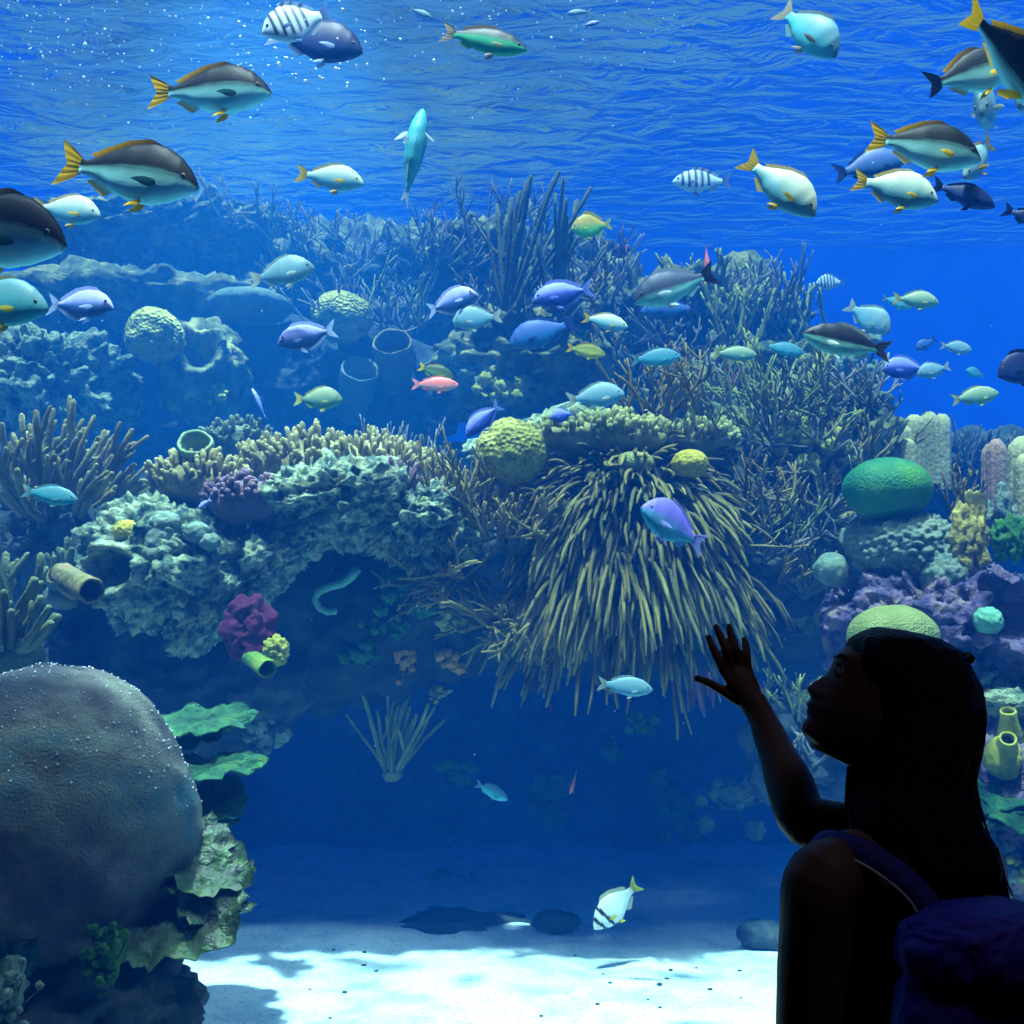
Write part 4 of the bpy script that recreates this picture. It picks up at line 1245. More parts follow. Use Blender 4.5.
FISH = [
    # name, label, nose, tail, depth, shape, scheme, options
    ('striped_grunt', 'dark yellow-tailed grunt swimming highest of the striped trio', (272, 93), (149, 92), 2.95, BREAM, 'grunt_dark', dict(hs=1.0, pec_col=L8(40, 80, 80))),
    ('striped_grunt', 'largest whole dark grunt with yellow tail and fine stripes', (199, 188), (58, 162), 2.8, BREAM, 'grunt_dark', dict(hs=1.05, pec_col=L8(40, 80, 80), tailmul=1.15)),
    ('striped_grunt', 'dark striped grunt cut off by the picture edge, yellow belly fin', (67, 246), (-100, 218), 2.7, BREAM, 'grunt_dark', dict(hs=1.08, pec_col=L8(40, 80, 80))),
    ('grey_grunt', 'teal grey-backed fish at the picture edge under the big dark grunt', (49, 309), (-62, 300), 2.9, BREAM, 'teal', dict(hs=1.05, fin_over=L8(200, 180, 60))),
    ('silver_bream', 'pale turquoise bream with yellowish tail behind the striped grunts', (101, 216), (32, 206), 3.6, BREAM, 'pale', dict(hs=1.05)),
    ('tang', 'lilac tang with white side fin just ahead of the teal edge fish', (114, 306), (48, 304), 3.6, TANG, 'tang_mask', dict(hs=.75, toward=.2)),
    ('sergeant_fish', 'black-banded sergeant fish right at the surface above a dark fish', (262, 33), (332, 12), 3.3, DEEP, 'sergeant', dict(hs=.95, toward=.2)),
    ('dark_chub', 'dark blue-black chub with pale fins under the banded surface fish', (363, 52), (268, 32), 3.5, BREAM, 'darkblue', dict(hs=1.08, fin_over=L8(190, 210, 240))),
    ('silver_bream', 'white bream with yellow-tipped tail in the bright upper water', (364, 184), (296, 173), 3.7, BREAM, 'pale', dict(hs=.95)),
    ('silver_bream', 'silver-blue bream gliding above the flat tan cap coral', (315, 268), (248, 278), 3.8, BREAM, 'silver', dict(hs=1.05, bend=.25)),
    ('tang', 'dark-masked lilac tang with white forked tail below the silver-blue bream', (277, 343), (336, 331), 3.9, TANG, 'tang_mask', dict(hs=.8, toward=.15, bend=.3)),
    ('snapper', 'slender dark-topped green-bellied fish near the surface', (527, 50), (440, 31), 3.2, SLIM, 'green', dict(hs=1.05)),
    ('silver_bream', 'turquoise fish rising nose up, seen from beneath', (423, 109), (404, 206), 3.4, SLIM, 'teal', dict(hs=.9, roll=PI * .93, ws=1.4, fin_over=L8(220, 225, 220), pecang=1.3, pec=.13, tailmul=.8)),
    ('angelfish', 'yellow-green angelfish hovering over the far rods', (571, 229), (612, 224), 4.9, DEEP, 'angel', dict(hs=1.1, finmul=1.6)),
    ('tang', 'purple tang with dark eye patch overlapping a silver fish', (477, 293), (428, 311), 4.1, TANG, 'tang_mask', dict(hs=.85, toward=.3)),
    ('silver_bream', 'silver-green bream tucked behind the purple tang', (452, 322), (502, 316), 4.3, BREAM, 'silver', dict(hs=1.15)),
    ('tang', 'blue-violet tang directly above a dull dark-blue fish', (532, 301), (593, 288), 4.2, TANG, 'tang', dict(hs=.75)),
    ('blue_chub', 'dull dark-blue chub under the blue-violet tang', (509, 345), (576, 322), 4.5, BREAM, 'bluefish', dict(hs=1.0)),
    ('small_snapper', 'small bright silver snapper in the middle of the school', (628, 327), (582, 317), 4.0, SLIM, 'pale', dict(hs=1.25)),
    ('grey_chub', 'large grey-backed chub with dark tail and white belly fins', (633, 302), (716, 272), 3.6, BREAM, 'greyback', dict(hs=.95, fin_over=L8(220, 230, 230), dark_tail=L8(40, 40, 44))),
    ('blue_chub', 'dim blue chub mostly hidden beneath the large grey chub', (640, 312), (700, 308), 4.8, BREAM, 'bluefish', dict(hs=.9)),
    ('red_fish', 'red fish tail pointing up behind the dark chub tail', (708, 284), (706, 243), 4.6, SLIM, 'rosy', dict(hs=.8)),
    ('grey_grunt', 'grey-green grunt nosing down near the surface', (836, 57), (778, 4), 3.2, BREAM, 'teal', dict(hs=1.0, toward=.35, bend=.2, fin_over=L8(170, 160, 130))),
    ('striped_grunt', 'yellow-tailed grunt filling the upper corner, half out of sight', (1062, 116), (966, 8), 2.5, BREAM, 'grunt', dict(hs=1.0, toward=.2)),
    ('striped_grunt', 'dark-tailed grunt with yellow fins just below the corner grunt', (1016, 66), (926, 85), 2.9, BREAM, 'grunt', dict(hs=1.1, toward=-.1, dark_tail=L8(30, 34, 36))),
    ('silver_bream', 'small pale fish seen head-on under the dark-tailed grunt', (981, 115), (993, 85), 3.3, DEEP, 'silver', dict(toward=2.2, hs=.9)),
    ('silver_bream', 'pale fish sliver with yellow fin at the picture edge', (1018, 108), (1042, 80), 3.1, DEEP, 'silver', dict(toward=.8, hs=1.0, fin_over=YEL)),
    ('striped_grunt', 'dark-backed yellow-finned grunt leading the upper school', (981, 160), (868, 136), 2.8, BREAM, 'grunt', dict(hs=1.05)),
    ('blue_chub', 'blue chub partly hidden behind the leading grunt', (905, 160), (834, 174), 3.3, BREAM, 'bluefish', dict(hs=1.05)),
    ('silver_bream', 'white-backed bream with yellow fins just under the leading grunt', (938, 201), (853, 179), 2.9, BREAM, 'pale', dict(hs=1.1)),
    ('silver_bream', 'white bream with yellow tail diving alone in open water', (815, 216), (744, 158), 2.9, BREAM, 'pale', dict(hs=1.05, toward=.1)),
    ('silver_bream', 'pale fish with yellow tail crossing behind the leading grunt', (964, 178), (992, 140), 3.2, SLIM, 'silver', dict(toward=.9, fin_over=YEL)),
    ('blue_chub', 'deep blue chub below the crossing yellow tail', (995, 207), (932, 184), 3.2, BREAM, 'darkblue', dict(hs=.85)),
    ('blue_chub', 'deep blue fish entering at the picture edge, tail first', (1058, 228), (1003, 209), 3.2, BREAM, 'darkblue', dict(hs=.9, toward=.2)),
    ('sergeant_fish', 'pale blue banded sergeant fish in the open upper water', (672, 182), (732, 181), 4.6, DEEP, 'sergeant', dict(hs=.7)),
    ('sergeant_fish', 'tiny far banded fish over the leafy sprays', (816, 283), (845, 282), 5.6, DEEP, 'sergeant', dict(hs=1.0)),
    ('small_snapper', 'pale green snapper swimming away above the striped-back fish', (939, 303), (893, 298), 4.2, BREAM, 'silver_y', dict(hs=.95)),
    ('small_snapper', 'small green fish overlapping the tail of the pale green snapper', (912, 308), (882, 297), 4.4, SLIM, 'teal', dict(hs=1.3)),
    ('silver_bream', 'blue-green bream with tail raised behind the dark-backed fish', (889, 333), (847, 304), 4.2, BREAM, 'silver', dict(hs=1.2, toward=.4)),
    ('jack_fish', 'long dark-backed white-bellied fish facing the reef', (802, 333), (892, 352), 3.2, SLIM, 'darkback', dict(hs=1.2, fin_over=L8(220, 220, 210), dark_tail=L8(60, 64, 70))),
    ('tang', 'dim blue tang under the tail of the long dark-backed fish', (882, 369), (928, 368), 4.6, TANG, 'tang', dict(hs=.9)),
    ('silver_bream', 'small silver fish nose to nose with the dim blue tang', (917, 375), (950, 366), 4.4, BREAM, 'silver', dict(hs=1.1)),
    ('small_snapper', 'small silver fish highest on the far blue side', (972, 350), (940, 345), 4.5, SLIM, 'silver', dict(hs=1.4)),
    ('small_snapper', 'olive-silver snapper above the pinkish ribbed coral', (999, 393), (951, 400), 4.1, SLIM, 'silver_y', dict(hs=1.25)),
    ('tang', 'deep blue round-headed fish at the picture edge', (997, 374), (1056, 362), 3.6, TANG, 'darkblue', dict(hs=1.0)),
    ('blue_chub', 'tiny blue fish fading into the open water', (916, 350), (936, 338), 5.2, BREAM, 'bluefish', dict(hs=1.1)),
    ('small_snapper', 'greenish snapper nearest the leafy sprays', (757, 355), (712, 353), 4.7, SLIM, 'silver_y', dict(hs=1.15)),
    ('small_snapper', 'greenish snapper with raised fin close to the slope brink', (804, 353), (762, 345), 4.7, SLIM, 'teal', dict(hs=1.15)),
    ('small_snapper', 'turquoise far fish above the olive-silver snapper', (966, 370), (984, 376), 5.4, DEEP, 'teal', dict(hs=1.0)),
    ('small_snapper', 'small olive yellow-tailed snapper under the bright silver snapper', (606, 355), (566, 347), 4.2, SLIM, 'yellowtail', dict(hs=1.2)),
    ('small_snapper', 'blue-green snapper below the grey-backed chub', (681, 356), (630, 360), 4.5, SLIM, 'teal', dict(hs=1.2)),
    ('silver_bream', 'big-eyed silver bream just above the olive finger coral crest', (625, 394), (566, 400), 3.9, BREAM, 'silver', dict(hs=1.0)),
    ('red_fish', 'pink fish with forked tail under a green fish', (459, 385), (411, 384), 4.4, SLIM, 'rosy', dict(hs=1.0)),
    ('small_snapper', 'green fish with yellow tail directly over the pink fish', (454, 378), (418, 366), 4.5, SLIM, 'olive', dict(hs=1.3)),
    ('tang', 'violet-blue tang nosing down beside the brain coral ball', (466, 436), (500, 404), 4.0, TANG, 'tang', dict(hs=.75, toward=-.2)),
    ('silver_bream', 'big violet-blue bream in front of the rope coral', (641, 507), (704, 546), 3.3, BREAM, 'violet', dict(hs=1.18, toward=.45)),
    ('damselfish', 'small blue damselfish resting on the finger coral crest', (550, 418), (574, 413), 4.4, DEEP, 'tang', dict(hs=1.1)),
    ('wrasse', 'slim turquoise fish before the upper antler coral', (78, 500), (22, 490), 3.6, SLIM, 'teal', dict(hs=1.1)),
    ('silver_bream', 'silver-green bream swimming over the tan finger coral', (343, 400), (294, 399), 3.9, BREAM, 'silver_y', dict(hs=1.1)),
    ('tang', 'small purple tang pointing up near the silver-green bream', (252, 388), (266, 418), 4.3, TANG, 'tang', dict(hs=.75)),
    ('damselfish', 'tiny pale violet fish in the gap below the tan finger coral', (198, 509), (211, 499), 4.1, SLIM, 'tang_mask', dict(hs=1.2)),
    ('silver_bream', 'slender turquoise fish under the tips of the rope coral', (653, 690), (597, 683), 3.9, SLIM, 'silver', dict(hs=1.15)),
    ('wrasse', 'small teal fish alone in the dark cave', (508, 800), (475, 783), 4.6, SLIM, 'teal', dict(hs=1.15)),
    ('damselfish', 'tiny pink fish deep in the dark cave', (570, 794), (577, 771), 4.7, DEEP, 'rosy', dict(hs=.9)),
    ('porkfish', 'white fish with black head bands pecking at the sand', (594, 929), (639, 882), 4.4, DEEP, 'porkfish', dict(hs=.8, toward=.2)),
    ('dark_chub', 'faint dark fish hovering low at the back of the cave', (415, 886), (474, 880), 6.0, BREAM, 'dim', dict(hs=.9)),
    ('small_snapper', 'small pale fish skimming the surface beside another', (566, 14), (592, 11), 4.8, SLIM, 'silver', dict(hs=.9)),
    ('small_snapper', 'small blue-white fish just under the surface fish', (600, 22), (582, 26), 4.9, SLIM, 'tang_mask', dict(hs=1.0)),
    ('small_snapper', 'small pale fish at the surface between the bright glints', (432, 18), (410, 8), 4.6, SLIM, 'silver', dict(hs=1.0)),
]
for nm, lab, nose, tail, Y, sp, schm, opt in FISH:
    make_fish(nm, lab, nose, tail, Y, sp, schm, **opt)

# air bubbles and specks under the surface; one cluster imitates a lamp reflection
m, nt, out = nodes('bubble')
p = principled(nt, out, .25, .8); p.inputs['Base Color'].default_value = (.95, .97, 1, 1)
mb = MB()
vs, fs = ico(1)
def bub(px, py, Y, r):
    c = at(px, py, Y)
    mb.add([c + v * r for v in vs], fs)
for k in range(190):
    x = R.gauss(270, 150); y = abs(R.gauss(0, 55))
    bub(x, y, R.uniform(3.2, 4.6), R.choice([.0025, .003, .004, .006]))
for k in range(60):
    bub(R.uniform(0, 130), R.uniform(5, 90), R.uniform(3.2, 4.4), R.uniform(.002, .004))
for k in range(50):
    bub(R.uniform(430, 700), abs(R.gauss(0, 45)), R.uniform(3.2, 4.4), R.uniform(.002, .0035))
for k in range(60):
    bub(R.uniform(0, 1024), R.uniform(100, 900), R.uniform(2.6, 4.2), R.uniform(.0012, .002))
for k in range(46):  # dense bright cluster stands in for a lamp reflection
    bub(300 + R.gauss(0, 36), 62 + R.gauss(0, 14), R.uniform(3.5, 4.2), R.uniform(.004, .008))
o = mb.build('bubbles', m); tag(o, 'air bubbles and specks under the surface, one cluster as lamp reflection', 'bubbles', kind='stuff')
# ------------------------------------------------------------------ visitor at the glass
HY = 1.62
def skinmat():
    m, nt, out = nodes('skin')
    p = principled(nt, out, .55, .35)
    a = nt.nodes.new('ShaderNodeAttribute'); a.attribute_name = 'col'
    n = nt.nodes.new('ShaderNodeTexNoise'); n.inputs['Scale'].default_value = 60
    mx = nt.nodes.new('ShaderNodeMix'); mx.data_type = 'RGBA'; mx.blend_type = 'MULTIPLY'; mx.inputs[0].default_value = .25
    nt.links.new(a.outputs['Color'], mx.inputs[6]); nt.links.new(n.outputs['Color'], mx.inputs[7])
    nt.links.new(mx.outputs[2], p.inputs['Base Color'])
    return m

def sphere_cap_tube(mb, pts, rad, n=16, sub=4, flat=None, fdir=None):
    """rounded chain through pts (Catmull-Rom), optionally flattened along fdir"""
    P = [Vector(p) for p in pts]
    q, rr = [], []
    k = len(P)
    for i in range(k - 1):
        p0, p1, p2, p3 = P[max(i - 1, 0)], P[i], P[i + 1], P[min(i + 2, k - 1)]
        for j in range(sub):
            t = j / sub
            q.append(.5 * ((2 * p1) + (p2 - p0) * t + (2 * p0 - 5 * p1 + 4 * p2 - p3) * t * t + (3 * p1 - p0 - 3 * p2 + p3) * t ** 3))
            e = t * t * (3 - 2 * t)
            rr.append(rad[i] * (1 - e) + rad[i + 1] * e)
    q.append(P[-1]); rr.append(rad[-1])
    t0, t1 = (q[0] - q[1]).normalized(), (q[-1] - q[-2]).normalized()
    pre = [(q[0] + t0 * rr[0] * math.sin(a), rr[0] * math.cos(a)) for a in (1.35, 1.0, .5)]
    post = [(q[-1] + t1 * rr[-1] * math.sin(a), rr[-1] * math.cos(a)) for a in (.5, 1.0, 1.35)]
    q = [p for p, _ in pre] + q + [p for p, _ in post]
    rr = [r for _, r in pre] + rr + [r for _, r in post]
    tube(mb, q, rr, n)

def build_person():
    mb = MB()
    # head
    CX, CYP = 893, 690
    fi, ui = (-.897, -.442), (.442, -.897)
    prof = [(905, 634), (885, 632), (866, 638), (850, 648), (840, 658), (836, 663), (834, 669), (829, 675), (820, 680), (812, 685), (809, 689), (811.5, 694), (816, 697.5), (812, 701), (808.5, 704), (812.5, 707.5), (808, 711), (811, 716.5), (805.5, 722), (803, 728), (805.5, 735), (813, 740.5)]
    pb = sorted([((x - CX) * ui[0] + (y - CYP) * ui[1], (x - CX) * fi[0] + (y - CYP) * fi[1]) for x, y in prof])
    s = HY / F
    c = at(CX, CYP, HY)
    UPH = Vector((.442, -.02, .897)).normalized()
    FW = Vector((-.885, .16, .44)); FW = (FW - UPH * FW.dot(UPH)).normalized()
    LT = UPH.cross(FW)                         # her left, towards the viewer
    def front(b):
        for (b0, a0), (b1, a1) in zip(pb, pb[1:]):
            if b0 <= b <= b1:
                return a0 + (a1 - a0) * (b - b0) / max(1e-6, b1 - b0)
        return pb[0][1] if b < pb[0][0] else pb[-1][1]
    back = [(-95, -20), (-75, -22), (-60, -38), (-40, -62), (-15, -74), (10, -75), (30, -66), (48, -42), (56, -10)]
    wid = [(-95, 20), (-82, 22), (-72, 30), (-55, 38), (-35, 44), (-10, 47), (15, 48), (35, 42), (48, 30), (56, 10)]
    n, K = 56, 70
    vs = []
    b_lo, b_hi = -86, 56
    def smooth_front(b):
        # the broad face without the nose: straight from brow to lip
        nb0, nb1 = -46, 2
        if nb0 < b < nb1:
            return front(nb0) + (front(nb1) - front(nb0)) * (b - nb0) / (nb1 - nb0) - 2
        return front(b)
    for i in range(K + 1):
        b = b_lo + (b_hi - b_lo) * i / K
        a1 = smooth_front(b); nose = max(0, front(b) - a1)
        a0, w = interp(back, b), interp(wid, b)
        cen = a0 * .45 + a1 * .2
        for j in range(n):
            g = 2 * PI * j / n
            cg, sg = math.cos(g), math.sin(g)
            y = w * math.copysign(abs(sg) ** .85, sg)
            ab = 60 + (b + 73) * .03 if -80 < b < 12 else a1
            if b <= -68:
                ab = min(ab, a1 + 1)
            ab = min(ab, a1 + 4)
            a1c = ab + (a1 - ab) * math.exp(-(y / 15) ** 2)
            x = cen + ((a1c - cen) * abs(cg) ** .75 if cg > 0 else -(cen - a0) * abs(cg) ** .9)
            if cg > 0:
                x += nose * math.exp(-(y / (6.5 + (6 if b < -32 else 0) * (1 if b > -46 else 0))) ** 2)
                x -= 4.5 * math.exp(-((abs(y) - 17) / 9) ** 2) * math.exp(-((b + 8) / 7) ** 2)   # eye sockets
                x -= 6 * max(0, abs(y) / 30 - .2) * (1 if b < -50 else .3)
            vs.append(c + FW * (x * s) + LT * (y * s) + UPH * (b * s))
    fs = [(i * n + j, i * n + (j + 1) % n, (i + 1) * n + (j + 1) % n, (i + 1) * n + j) for i in range(K) for j in range(n)]
    fs += [tuple(range(n))[::-1], tuple(K * n + j for j in range(n))]
    mb.add(vs, fs)
    # neck and torso
    nb = at(897, 836, HY)
    sphere_cap_tube(mb, [at(880, 715, HY), at(884, 760, HY), at(892, 800, HY), nb, nb + Vector((0, 0, -.06))], [.05, .052, .052, .06, .07], 20)
    BF = Vector((-.53, .848, 0)); BL = Vector((-.848, -.53, 0))
    ctr = Vector((nb.x, nb.y, 0)) - BF * .02
    def ring_loft(mb, secs, n=36, cols=None, cap=True):
        vs = []
        for (z, a, b, off) in secs:
            for j in range(n):
                g = 2 * PI * j / n
                vs.append(ctr + BL * (a * math.copysign(abs(math.cos(g)) ** .85, math.cos(g))) + BF * (b * math.copysign(abs(math.sin(g)) ** .9, math.sin(g)) + off) + Vector((0, 0, z)))
        K = len(secs) - 1
        fs = [(i * n + j, (i + 1) * n + j, (i + 1) * n + (j + 1) % n, i * n + (j + 1) % n) for i in range(K) for j in range(n)]
        if cap:
            fs += [tuple(range(n)), tuple(K * n + j for j in range(n))[::-1]]
        return mb.add(vs, fs, cols)
    zt = nb.z
    T = [(zt + .012, .055, .05, .01), (zt - .012, .10, .062, .005), (zt - .04, .15, .08, 0), (zt - .1, .165, .1, .005), (zt - .2, .155, .115, .02), (zt - .27, .145, .11, .015), (zt - .36, .122, .09, .0), (zt - .46, .15, .105, -.005), (zt - .54, .168, .115, -.012), (zt - .6, .16, .11, -.01)]
    ring_loft(mb, T)
    # near (left) arm hangs, hand below the picture
    sh = at(820, 887, 1.5)
    el = Vector((sh.x - .028, sh.y + .03, sh.z - .27))
    wr = el + Vector((-.045, .08, -.22))
    sphere_cap_tube(mb, [sh + Vector((.07, .05, .022)), sh + Vector((.03, .02, .012)), sh, sh * .7 + el * .3, el, el * .6 + wr * .4, wr], [.05, .052, .053, .05, .04, .038, .025], 20)
    def hand(mb, wr, kn, tips, thumb, rad, pal):
        for k_, t_ in zip(kn, tips):
            mid = t_[0]
            sphere_cap_tube(mb, [wr * .45 + k_ * .55, k_, *t_], [pal, rad * 1.12, rad, rad * .95, rad * .8][:2 + len(t_)], 12)
        for k_ in kn:
            sphere_cap_tube(mb, [wr, wr * .5 + k_ * .5, k_], [pal * 1.25, pal * 1.1, rad * 1.1], 12)
        sphere_cap_tube(mb, thumb, [pal, pal * .95, rad * 1.15, rad, rad * .85], 12)
    fw = Vector((0, 0, -1))
    hk = [wr + Vector((-.02 + .012 * q, .045 - .022 * q, -.085 + .006 * abs(q - 1))) for q in range(4)]
    ht = [[k_ + Vector((-.004, .012, -.034)), k_ + Vector((.0, .014, -.058)), k_ + Vector((.008, .008, -.076 + .008 * abs(q - 1)))] for q, k_ in enumerate(hk)]
    hand(mb, wr, hk, ht, [wr + Vector((-.01, .015, -.02)), wr + Vector((-.022, .035, -.045)), wr + Vector((-.03, .055, -.07)), wr + Vector((-.03, .06, -.09)), wr + Vector((-.026, .06, -.105))], .0085, .014)
    # raised (right) arm
    rs = nb + Vector((.848, .53, 0)) * .165 + Vector((0, 0, -.045))
    re = at(806, 822, 1.72)
    rw = at(762, 718, 1.895)
    sphere_cap_tube(mb, [rs + Vector((-.06, -.05, 0)), rs, rs * .5 + re * .5, re], [.06, .055, .046, .041], 20)
    sphere_cap_tube(mb, [rs * .3 + re * .7, re, re * .68 + rw * .32, re * .3 + rw * .7, rw, at(754, 704, 1.915)], [.04, .0405, .041, .031, .0255, .026], 20)
    GT = GY - .02
    def h(px, py, d):
        return at(px, py, GT - d)
    kn = [h(725, 673, .022), h(732, 667, .022), h(740, 666, .022), h(748, 670, .022)]
    tips = [[h(718, 659, .028), h(712.5, 647, .021), h(708.5, 637, .0085)], [h(727, 651, .03), h(721, 638, .021), h(716, 627, .0085)],
            [h(736, 650, .03), h(732, 637, .021), h(729, 626.5, .0085)], [h(747, 658, .027), h(746, 648, .02), h(744.5, 639.5, .0085)]]
    thumb = [h(752, 706, .045), h(736, 698, .03), h(722, 690, .022), h(709, 683, .016), h(697, 678.5, .0085)]
    hand(mb, h(758, 710, .048), kn, tips, thumb, .0083, .0135)
    # legs and feet
    for sd in (1, -1):
        hp = ctr + BL * (.085 * sd) + Vector((0, 0, zt - .58))
        kn_ = Vector((hp.x, hp.y, .43)) + BF * .015
        an = Vector((hp.x, hp.y, .08)) - BF * .02
        sphere_cap_tube(mb, [hp, hp * .5 + kn_ * .5, kn_, kn_ * .65 + an * .35, an], [.088, .075, .052, .052, .034], 18)
        sphere_cap_tube(mb, [an + Vector((0, 0, -.03)) - BF * .03, an + Vector((0, 0, -.04)) + BF * .05, an + Vector((0, 0, -.055)) + BF * .15], [.034, .032, .024], 12)
    me = bpy.data.meshes.new('tmp')
    me.from_pydata(mb.v, [], mb.f)
    o = bpy.data.objects.new('person', me)
    C.objects.link(o)
    md = o.modifiers.new('r', 'REMESH'); md.mode = 'VOXEL'; md.voxel_size = .0036
    ms = o.modifiers.new('s', 'SMOOTH'); ms.factor = .5; ms.iterations = 4
    dg = bpy.context.evaluated_depsgraph_get()
    ev = o.evaluated_get(dg)
    nm = bpy.data.meshes.new_from_object(ev)
    o.modifiers.clear()
    o.data = nm
    bpy.data.meshes.remove(me)
    nm.name = 'person'
    nm.shade_smooth()
    nv = len(nm.vertices)
    cov = np.empty(nv * 3, dtype=np.float32); nm.vertices.foreach_get('co', cov); cov = cov.reshape(-1, 3)
    col = np.ones((nv, 4), dtype=np.float32); col[:, :3] = L8(128, 88, 68)
    lipc = c + FW * (front(-60) * s) + UPH * (-61 * s)
    d = cov - np.array(lipc)
    dl, du = d @ np.array(LT), d @ np.array(UPH)
    df = d @ np.array(FW)
    lip = (np.abs(dl) < .022) & (np.abs(du) < .0085) & (df > -.016)
    col[lip, :3] = L8(150, 70, 70)
    a = nm.color_attributes.new('col', 'FLOAT_COLOR', 'POINT'); a.data.foreach_set('color', col.ravel())
    nm.materials.clear(); nm.materials.append(skinmat())
    tag(o, 'woman with raised hand on the glass gazing up, back to us', 'person')
    # eyes, brows and lashes
    for sd in (1, -1):
        ec = c + FW * ((smooth_front(-8) - 8) * s) + LT * (17 * sd * s) + UPH * (-8 * s)
        mb = MB(); ev_, ef_ = ico(3)
        g = Vector(FW)
        mb.add([ec + v * .0112 for v in ev_], ef_, [((.01, .006, .004) if v.dot(g) > .86 else (.1, .05, .03) if v.dot(g) > .62 else (.7, .68, .66)) for v in ev_])
        mb.build('eye', fishmat(0), o)
        mb = MB()
        for kk in range(12):
            y0 = (17 + (kk - 5.5) * 1.7) * sd
            st = c + FW * ((smooth_front(-4) - 5.5 - abs(kk - 5.5) * .5) * s) + LT * (y0 * s) + UPH * (-4.5 * s)
            tube(mb, [st, st + FW * .005 + UPH * .001, st + FW * .009 + UPH * .005], [.0008, .0006, .0003], 4)
        mb.build('eyelashes', plain('lash', (12, 10, 10), .7), o)
        mb = MB()
        pts = []
        for kk in range(8):
            y0 = (8 + kk * 3.2) * sd
            pts.append(c + FW * ((smooth_front(5) - .4 - (abs(y0) / 14) ** 2.2 * 1.1) * s) + LT * (y0 * s) + UPH * ((5 + 2.5 * math.sin(kk / 7 * PI)) * s))
        tube(mb, pts, [.002, .003, .0035, .0035, .003, .0028, .002, .001], 6)
        mb.build('eyebrow', plain('brow', (30, 20, 16), .8), o)
    # hair
    hairm = organic('hair', [(20, 13, 10), (36, 24, 18)], 60, .6, 160, .5, spec=.3)
    rows = [(627, 874, 880, 0.012, 1.62), (631, 864, 904, 0.05, 1.62), (638, 853, 933, 0.078, 1.62), (650, 848, 954, 0.09, 1.62), (665, 847, 963, 0.097, 1.62), (685, 851, 973, 0.1, 1.62), (705, 854, 977, 0.1, 1.62), (730, 855, 977, 0.098, 1.615), (755, 853, 974, 0.095, 1.61), (775, 852, 968, 0.09, 1.605), (795, 850, 967, 0.085, 1.59), (815, 850, 968, 0.085, 1.58), (840, 855, 987, 0.08, 1.57), (860, 862, 994, 0.075, 1.56), (880, 880, 996, 0.06, 1.55), (898, 905, 983, 0.035, 1.54)]
    mb = MB()
    n = 96
    vs = []
    def hpt(row, g, k=1.0):
        py, xl, xr, hd_, Y = row
        wv = .05 * noise.noise(Vector((g * 5, py * .006, 2))) + .025 * noise.noise(Vector((g * 16, py * .004, 5)))
        k = k * (1 + wv)
        cx = (xl + xr) / 2
        p = at(cx, py, Y)
        return p + Vector((math.cos(g) * (xr - xl) / 2 * Y / F * k, math.sin(g) * hd_ * k, 0))
    import bisect
    ys = [r[0] for r in rows]
    def row_at(py):
        i = min(max(bisect.bisect(ys, py) - 1, 0), len(rows) - 2)
        t = (py - ys[i]) / (ys[i + 1] - ys[i])
        return tuple(a_ + (b_ - a_) * t for a_, b_ in zip(rows[i], rows[i + 1]))
    fine = [627 + (898 - 627) * (i / 70) for i in range(71)]
    for py in fine:
        r_ = row_at(py)
        for j in range(n):
            vs.append(hpt(r_, 2 * PI * j / n))
    fs = [(i * n + j, i * n + (j + 1) % n, (i + 1) * n + (j + 1) % n, (i + 1) * n + j) for i in range(70) for j in range(n)]
    fs += [tuple(range(n))[::-1], tuple(70 * n + j for j in range(n))]
    mb.add(vs, fs)
    for k in range(240):
        g = R.uniform(0, 2 * PI)
        y0 = R.uniform(640, 760); y1 = R.uniform(840, 908)
        pts = []
        kk = R.uniform(.97, 1.0)
        for q in range(9):
            py = y0 + (y1 - y0) * q / 8
            pts.append(hpt(row_at(min(py, 898)), g + .04 * math.sin(q * .8 + k), kk + .02 * (q / 8) ** 2 * R.random()) + Vector((0, 0, -(max(0, py - 898)) * HY / F)))
        tube(mb, pts, [.0016, .002, .002, .002, .002, .0018, .0015, .001, .0005], 5)
    for k in range(70):                              # loose ends over the shoulder
        y0 = R.uniform(770, 850)
        p0 = hpt(row_at(y0), R.gauss(0, .45), 1.0)
        pts = [p0]
        d = Vector((R.uniform(.0, .16), R.uniform(-.2, .1), -1))
        L = R.uniform(.06, .13)
        for q in range(6):
            d = (d + Vector((.10 * math.sin(q * 1.1 - .6) + R.uniform(-.05, .05), 0, 0))).normalized()
            pts.append(pts[-1] + d * L / 6)
        tube(mb, pts, [.0018, .0018, .0016, .0014, .001, .0007, .0004], 5)
    mb.build('hair', hairm, o)
    mb = MB(); hole_blob(mb, (0, 0, 0), (.017, .02, .012), 3, .2, 2, 3)
    hc = mb.build('hair_clip', plain('clip', (16, 12, 12), .4), o); hc.location = at(963, 659, 1.6)
    # sleeveless top and trousers
    def grown(lst, g):
        return [(z, a_ + g, b_ + g, o_) for z, a_, b_, o_ in lst]
    mb = MB()
    ring_loft(mb, grown([(zt - .05, .135, .082, .0), (zt - .1, .158, .1, .005), (zt - .2, .155, .115, .02), (zt - .27, .145, .11, .015), (zt - .36, .124, .092, .0), (zt - .46, .152, .106, -.005), (zt - .56, .17, .117, -.012)], .010), 48)
    mb.build('sleeveless_top', organic('top_cloth', [(16, 16, 24), (26, 26, 36)], 20, .4, 120, .9), o)
    mb = MB()
    ring_loft(mb, grown([(zt - .5, .158, .11, -.01), (zt - .56, .168, .115, -.012), (zt - .62, .16, .11, -.01)], .005), 40)
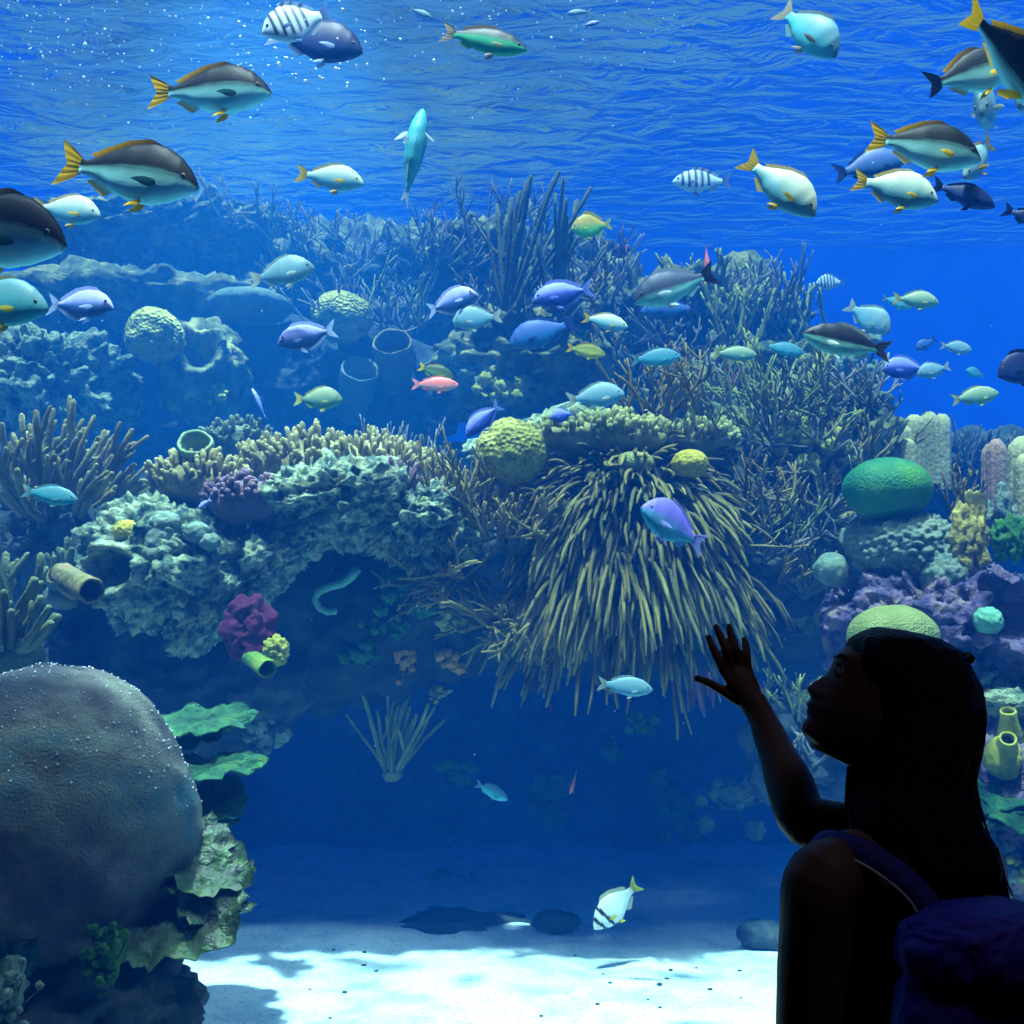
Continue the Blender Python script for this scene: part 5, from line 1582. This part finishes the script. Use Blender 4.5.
    for sd in (1, -1):
        hp = ctr + BL * (.085 * sd) + Vector((0, 0, zt - .58))
        kn_ = Vector((hp.x, hp.y, .43)) + BF * .015
        an = Vector((hp.x, hp.y, .1)) - BF * .02
        sphere_cap_tube(mb, [hp, hp * .5 + kn_ * .5, kn_, kn_ * .65 + an * .35, an], [.096, .083, .062, .06, .05], 18)
    mb.build('trousers', organic('jeans', [(16, 18, 28), (24, 28, 40)], 20, .3, 150, .9), o)

    # backpack hanging from her shoulders
    bk = ctr - BF * .19 + BL * .115
    top = at(940, 893, 1.45).z
    root = empty('backpack', (bk.x, bk.y, top - .4), 'purple cloth backpack on the back of the woman', 'backpack')
    pm = organic('bag_cloth', [(60, 46, 150), (90, 70, 200)], 5, .12, 60, .6, spec=.3)
    inv = Vector(root.location)
    def bag(cn, a, b, hgt, seed, sub=5, wr=.05, pw=.62):
        mb = MB()
        vs_, fs_ = ico(sub)
        out_ = []
        for v in vs_:
            x, y, z = (math.copysign(abs(q) ** pw, q) for q in v)
            nn = (x * x + y * y + z * z) ** .5
            k = max(abs(x), abs(y), abs(z)) / nn if nn else 1
            k = (1 / nn) * (nn ** .55)
            w = 1 + wr * noise.noise(Vector((v.x * 3 + seed, v.y * 3, v.z * 2.2))) + wr * .8 * (.4 - abs(noise.noise(Vector((v.x * 5 + seed, v.y * 5 + 2, v.z * 3)))))
            out_.append(cn + (BL * (x * a) + BF * (y * b) + Vector((0, 0, z * hgt))) * (k * w))
        mb.add(out_, fs_)
        return mb
    bag(Vector((0, 0, .19)), .15, .075, .185, 1.5, 6, .05).build('bag_body', pm, root)
    bag(Vector((0, 0, .355)) - BF * .01, .125, .085, .05, 4.1, 6, .07).build('top_flap', pm, root)
    bag(Vector((0, 0, .13)) - BF * .075, .105, .035, .105, 7.7, 6, .05).build('front_pocket', pm, root)
    sm = organic('strap_cloth', [(54, 52, 130), (78, 74, 165)], 9, .3, 80, .7)
    wm = plain('piping_white', (225, 225, 230), .6)
    for sd in (1, -1):
        path = []
        for (l, f, z) in [(.08, -.11, -.13), (.1, -.095, -.06), (.14, -.06, -.012), (.156, -.012, .004), (.156, .035, -.004), (.135, .09, -.07), (.115, .125, -.2), (.13, .09, -.3), (.14, .0, -.36), (.12, -.1, -.38)]:
            path.append(ctr + BL * (l * sd if sd > 0 else -l * .72) + BF * f + Vector((0, 0, zt + z)) - inv)
        mb = MB()
        vs = []
        fine_p = []
        for i in range(len(path) - 1):
            for q in range(5):
                p0, p1, p2, p3 = path[max(i - 1, 0)], path[i], path[i + 1], path[min(i + 2, len(path) - 1)]
                t = q / 5
                fine_p.append(.5 * ((2 * p1) + (p2 - p0) * t + (2 * p0 - 5 * p1 + 4 * p2 - p3) * t * t + (3 * p1 - p0 - 3 * p2 + p3) * t ** 3))
        fine_p.append(path[-1])
        ctrz = Vector((ctr.x, ctr.y, zt - .15)) - inv
        mid = []
        for i, p in enumerate(fine_p):
            tg = (fine_p[min(i + 1, len(fine_p) - 1)] - fine_p[max(i - 1, 0)]).normalized()
            no = (p - ctrz); no = (no - tg * no.dot(tg)).normalized()
            sdv = tg.cross(no).normalized()
            for a_, b_ in ((-.018, 0), (-.018, .005), (.018, .005), (.018, 0)):
                vs.append(p + sdv * a_ + no * (b_ + .004))
            mid.append(p + sdv * (-.019 * sd) + no * .008)
        K = len(fine_p) - 1
        fs = [(i * 4 + j, i * 4 + (j + 1) % 4, (i + 1) * 4 + (j + 1) % 4, (i + 1) * 4 + j) for i in range(K) for j in range(4)]
        mb.add(vs, fs)
        st = mb.build('shoulder_strap', sm, root)
        mb = MB(); tube(mb, mid, .003, 6); mb.build('piping', wm, st)
build_person()
lamp('sun_light', 'SUN', (-1, 0, 9), (-.5, 2.4, 0), SUN, (1, .97, .9), angle=math.radians(2.0))
lamp('tank_lamp', 'SPOT', (-1.6, 6.0, 7.2), (-1.2, 5.0, 2.0), SPOT1, (1, .97, .9), spot_size=math.radians(38), spot_blend=.6, shadow_soft_size=.15)
lamp('front_fill', 'AREA', (-.2, 2.45, 5.7), (-.2, 3.3, .3), FRONT, (1, .98, .94), shape='RECTANGLE', size=6.0, size_y=.3, spread=math.radians(100))  # unseen fill light added to brighten near fish, boulder and sand
lamp('hall_fill', 'AREA', (1.5, 0, 5.3), (.8, 1.4, 1.0), HALL, (.6, .6, 1), size=1.2)  # weak fill light added so the woman and backpack show
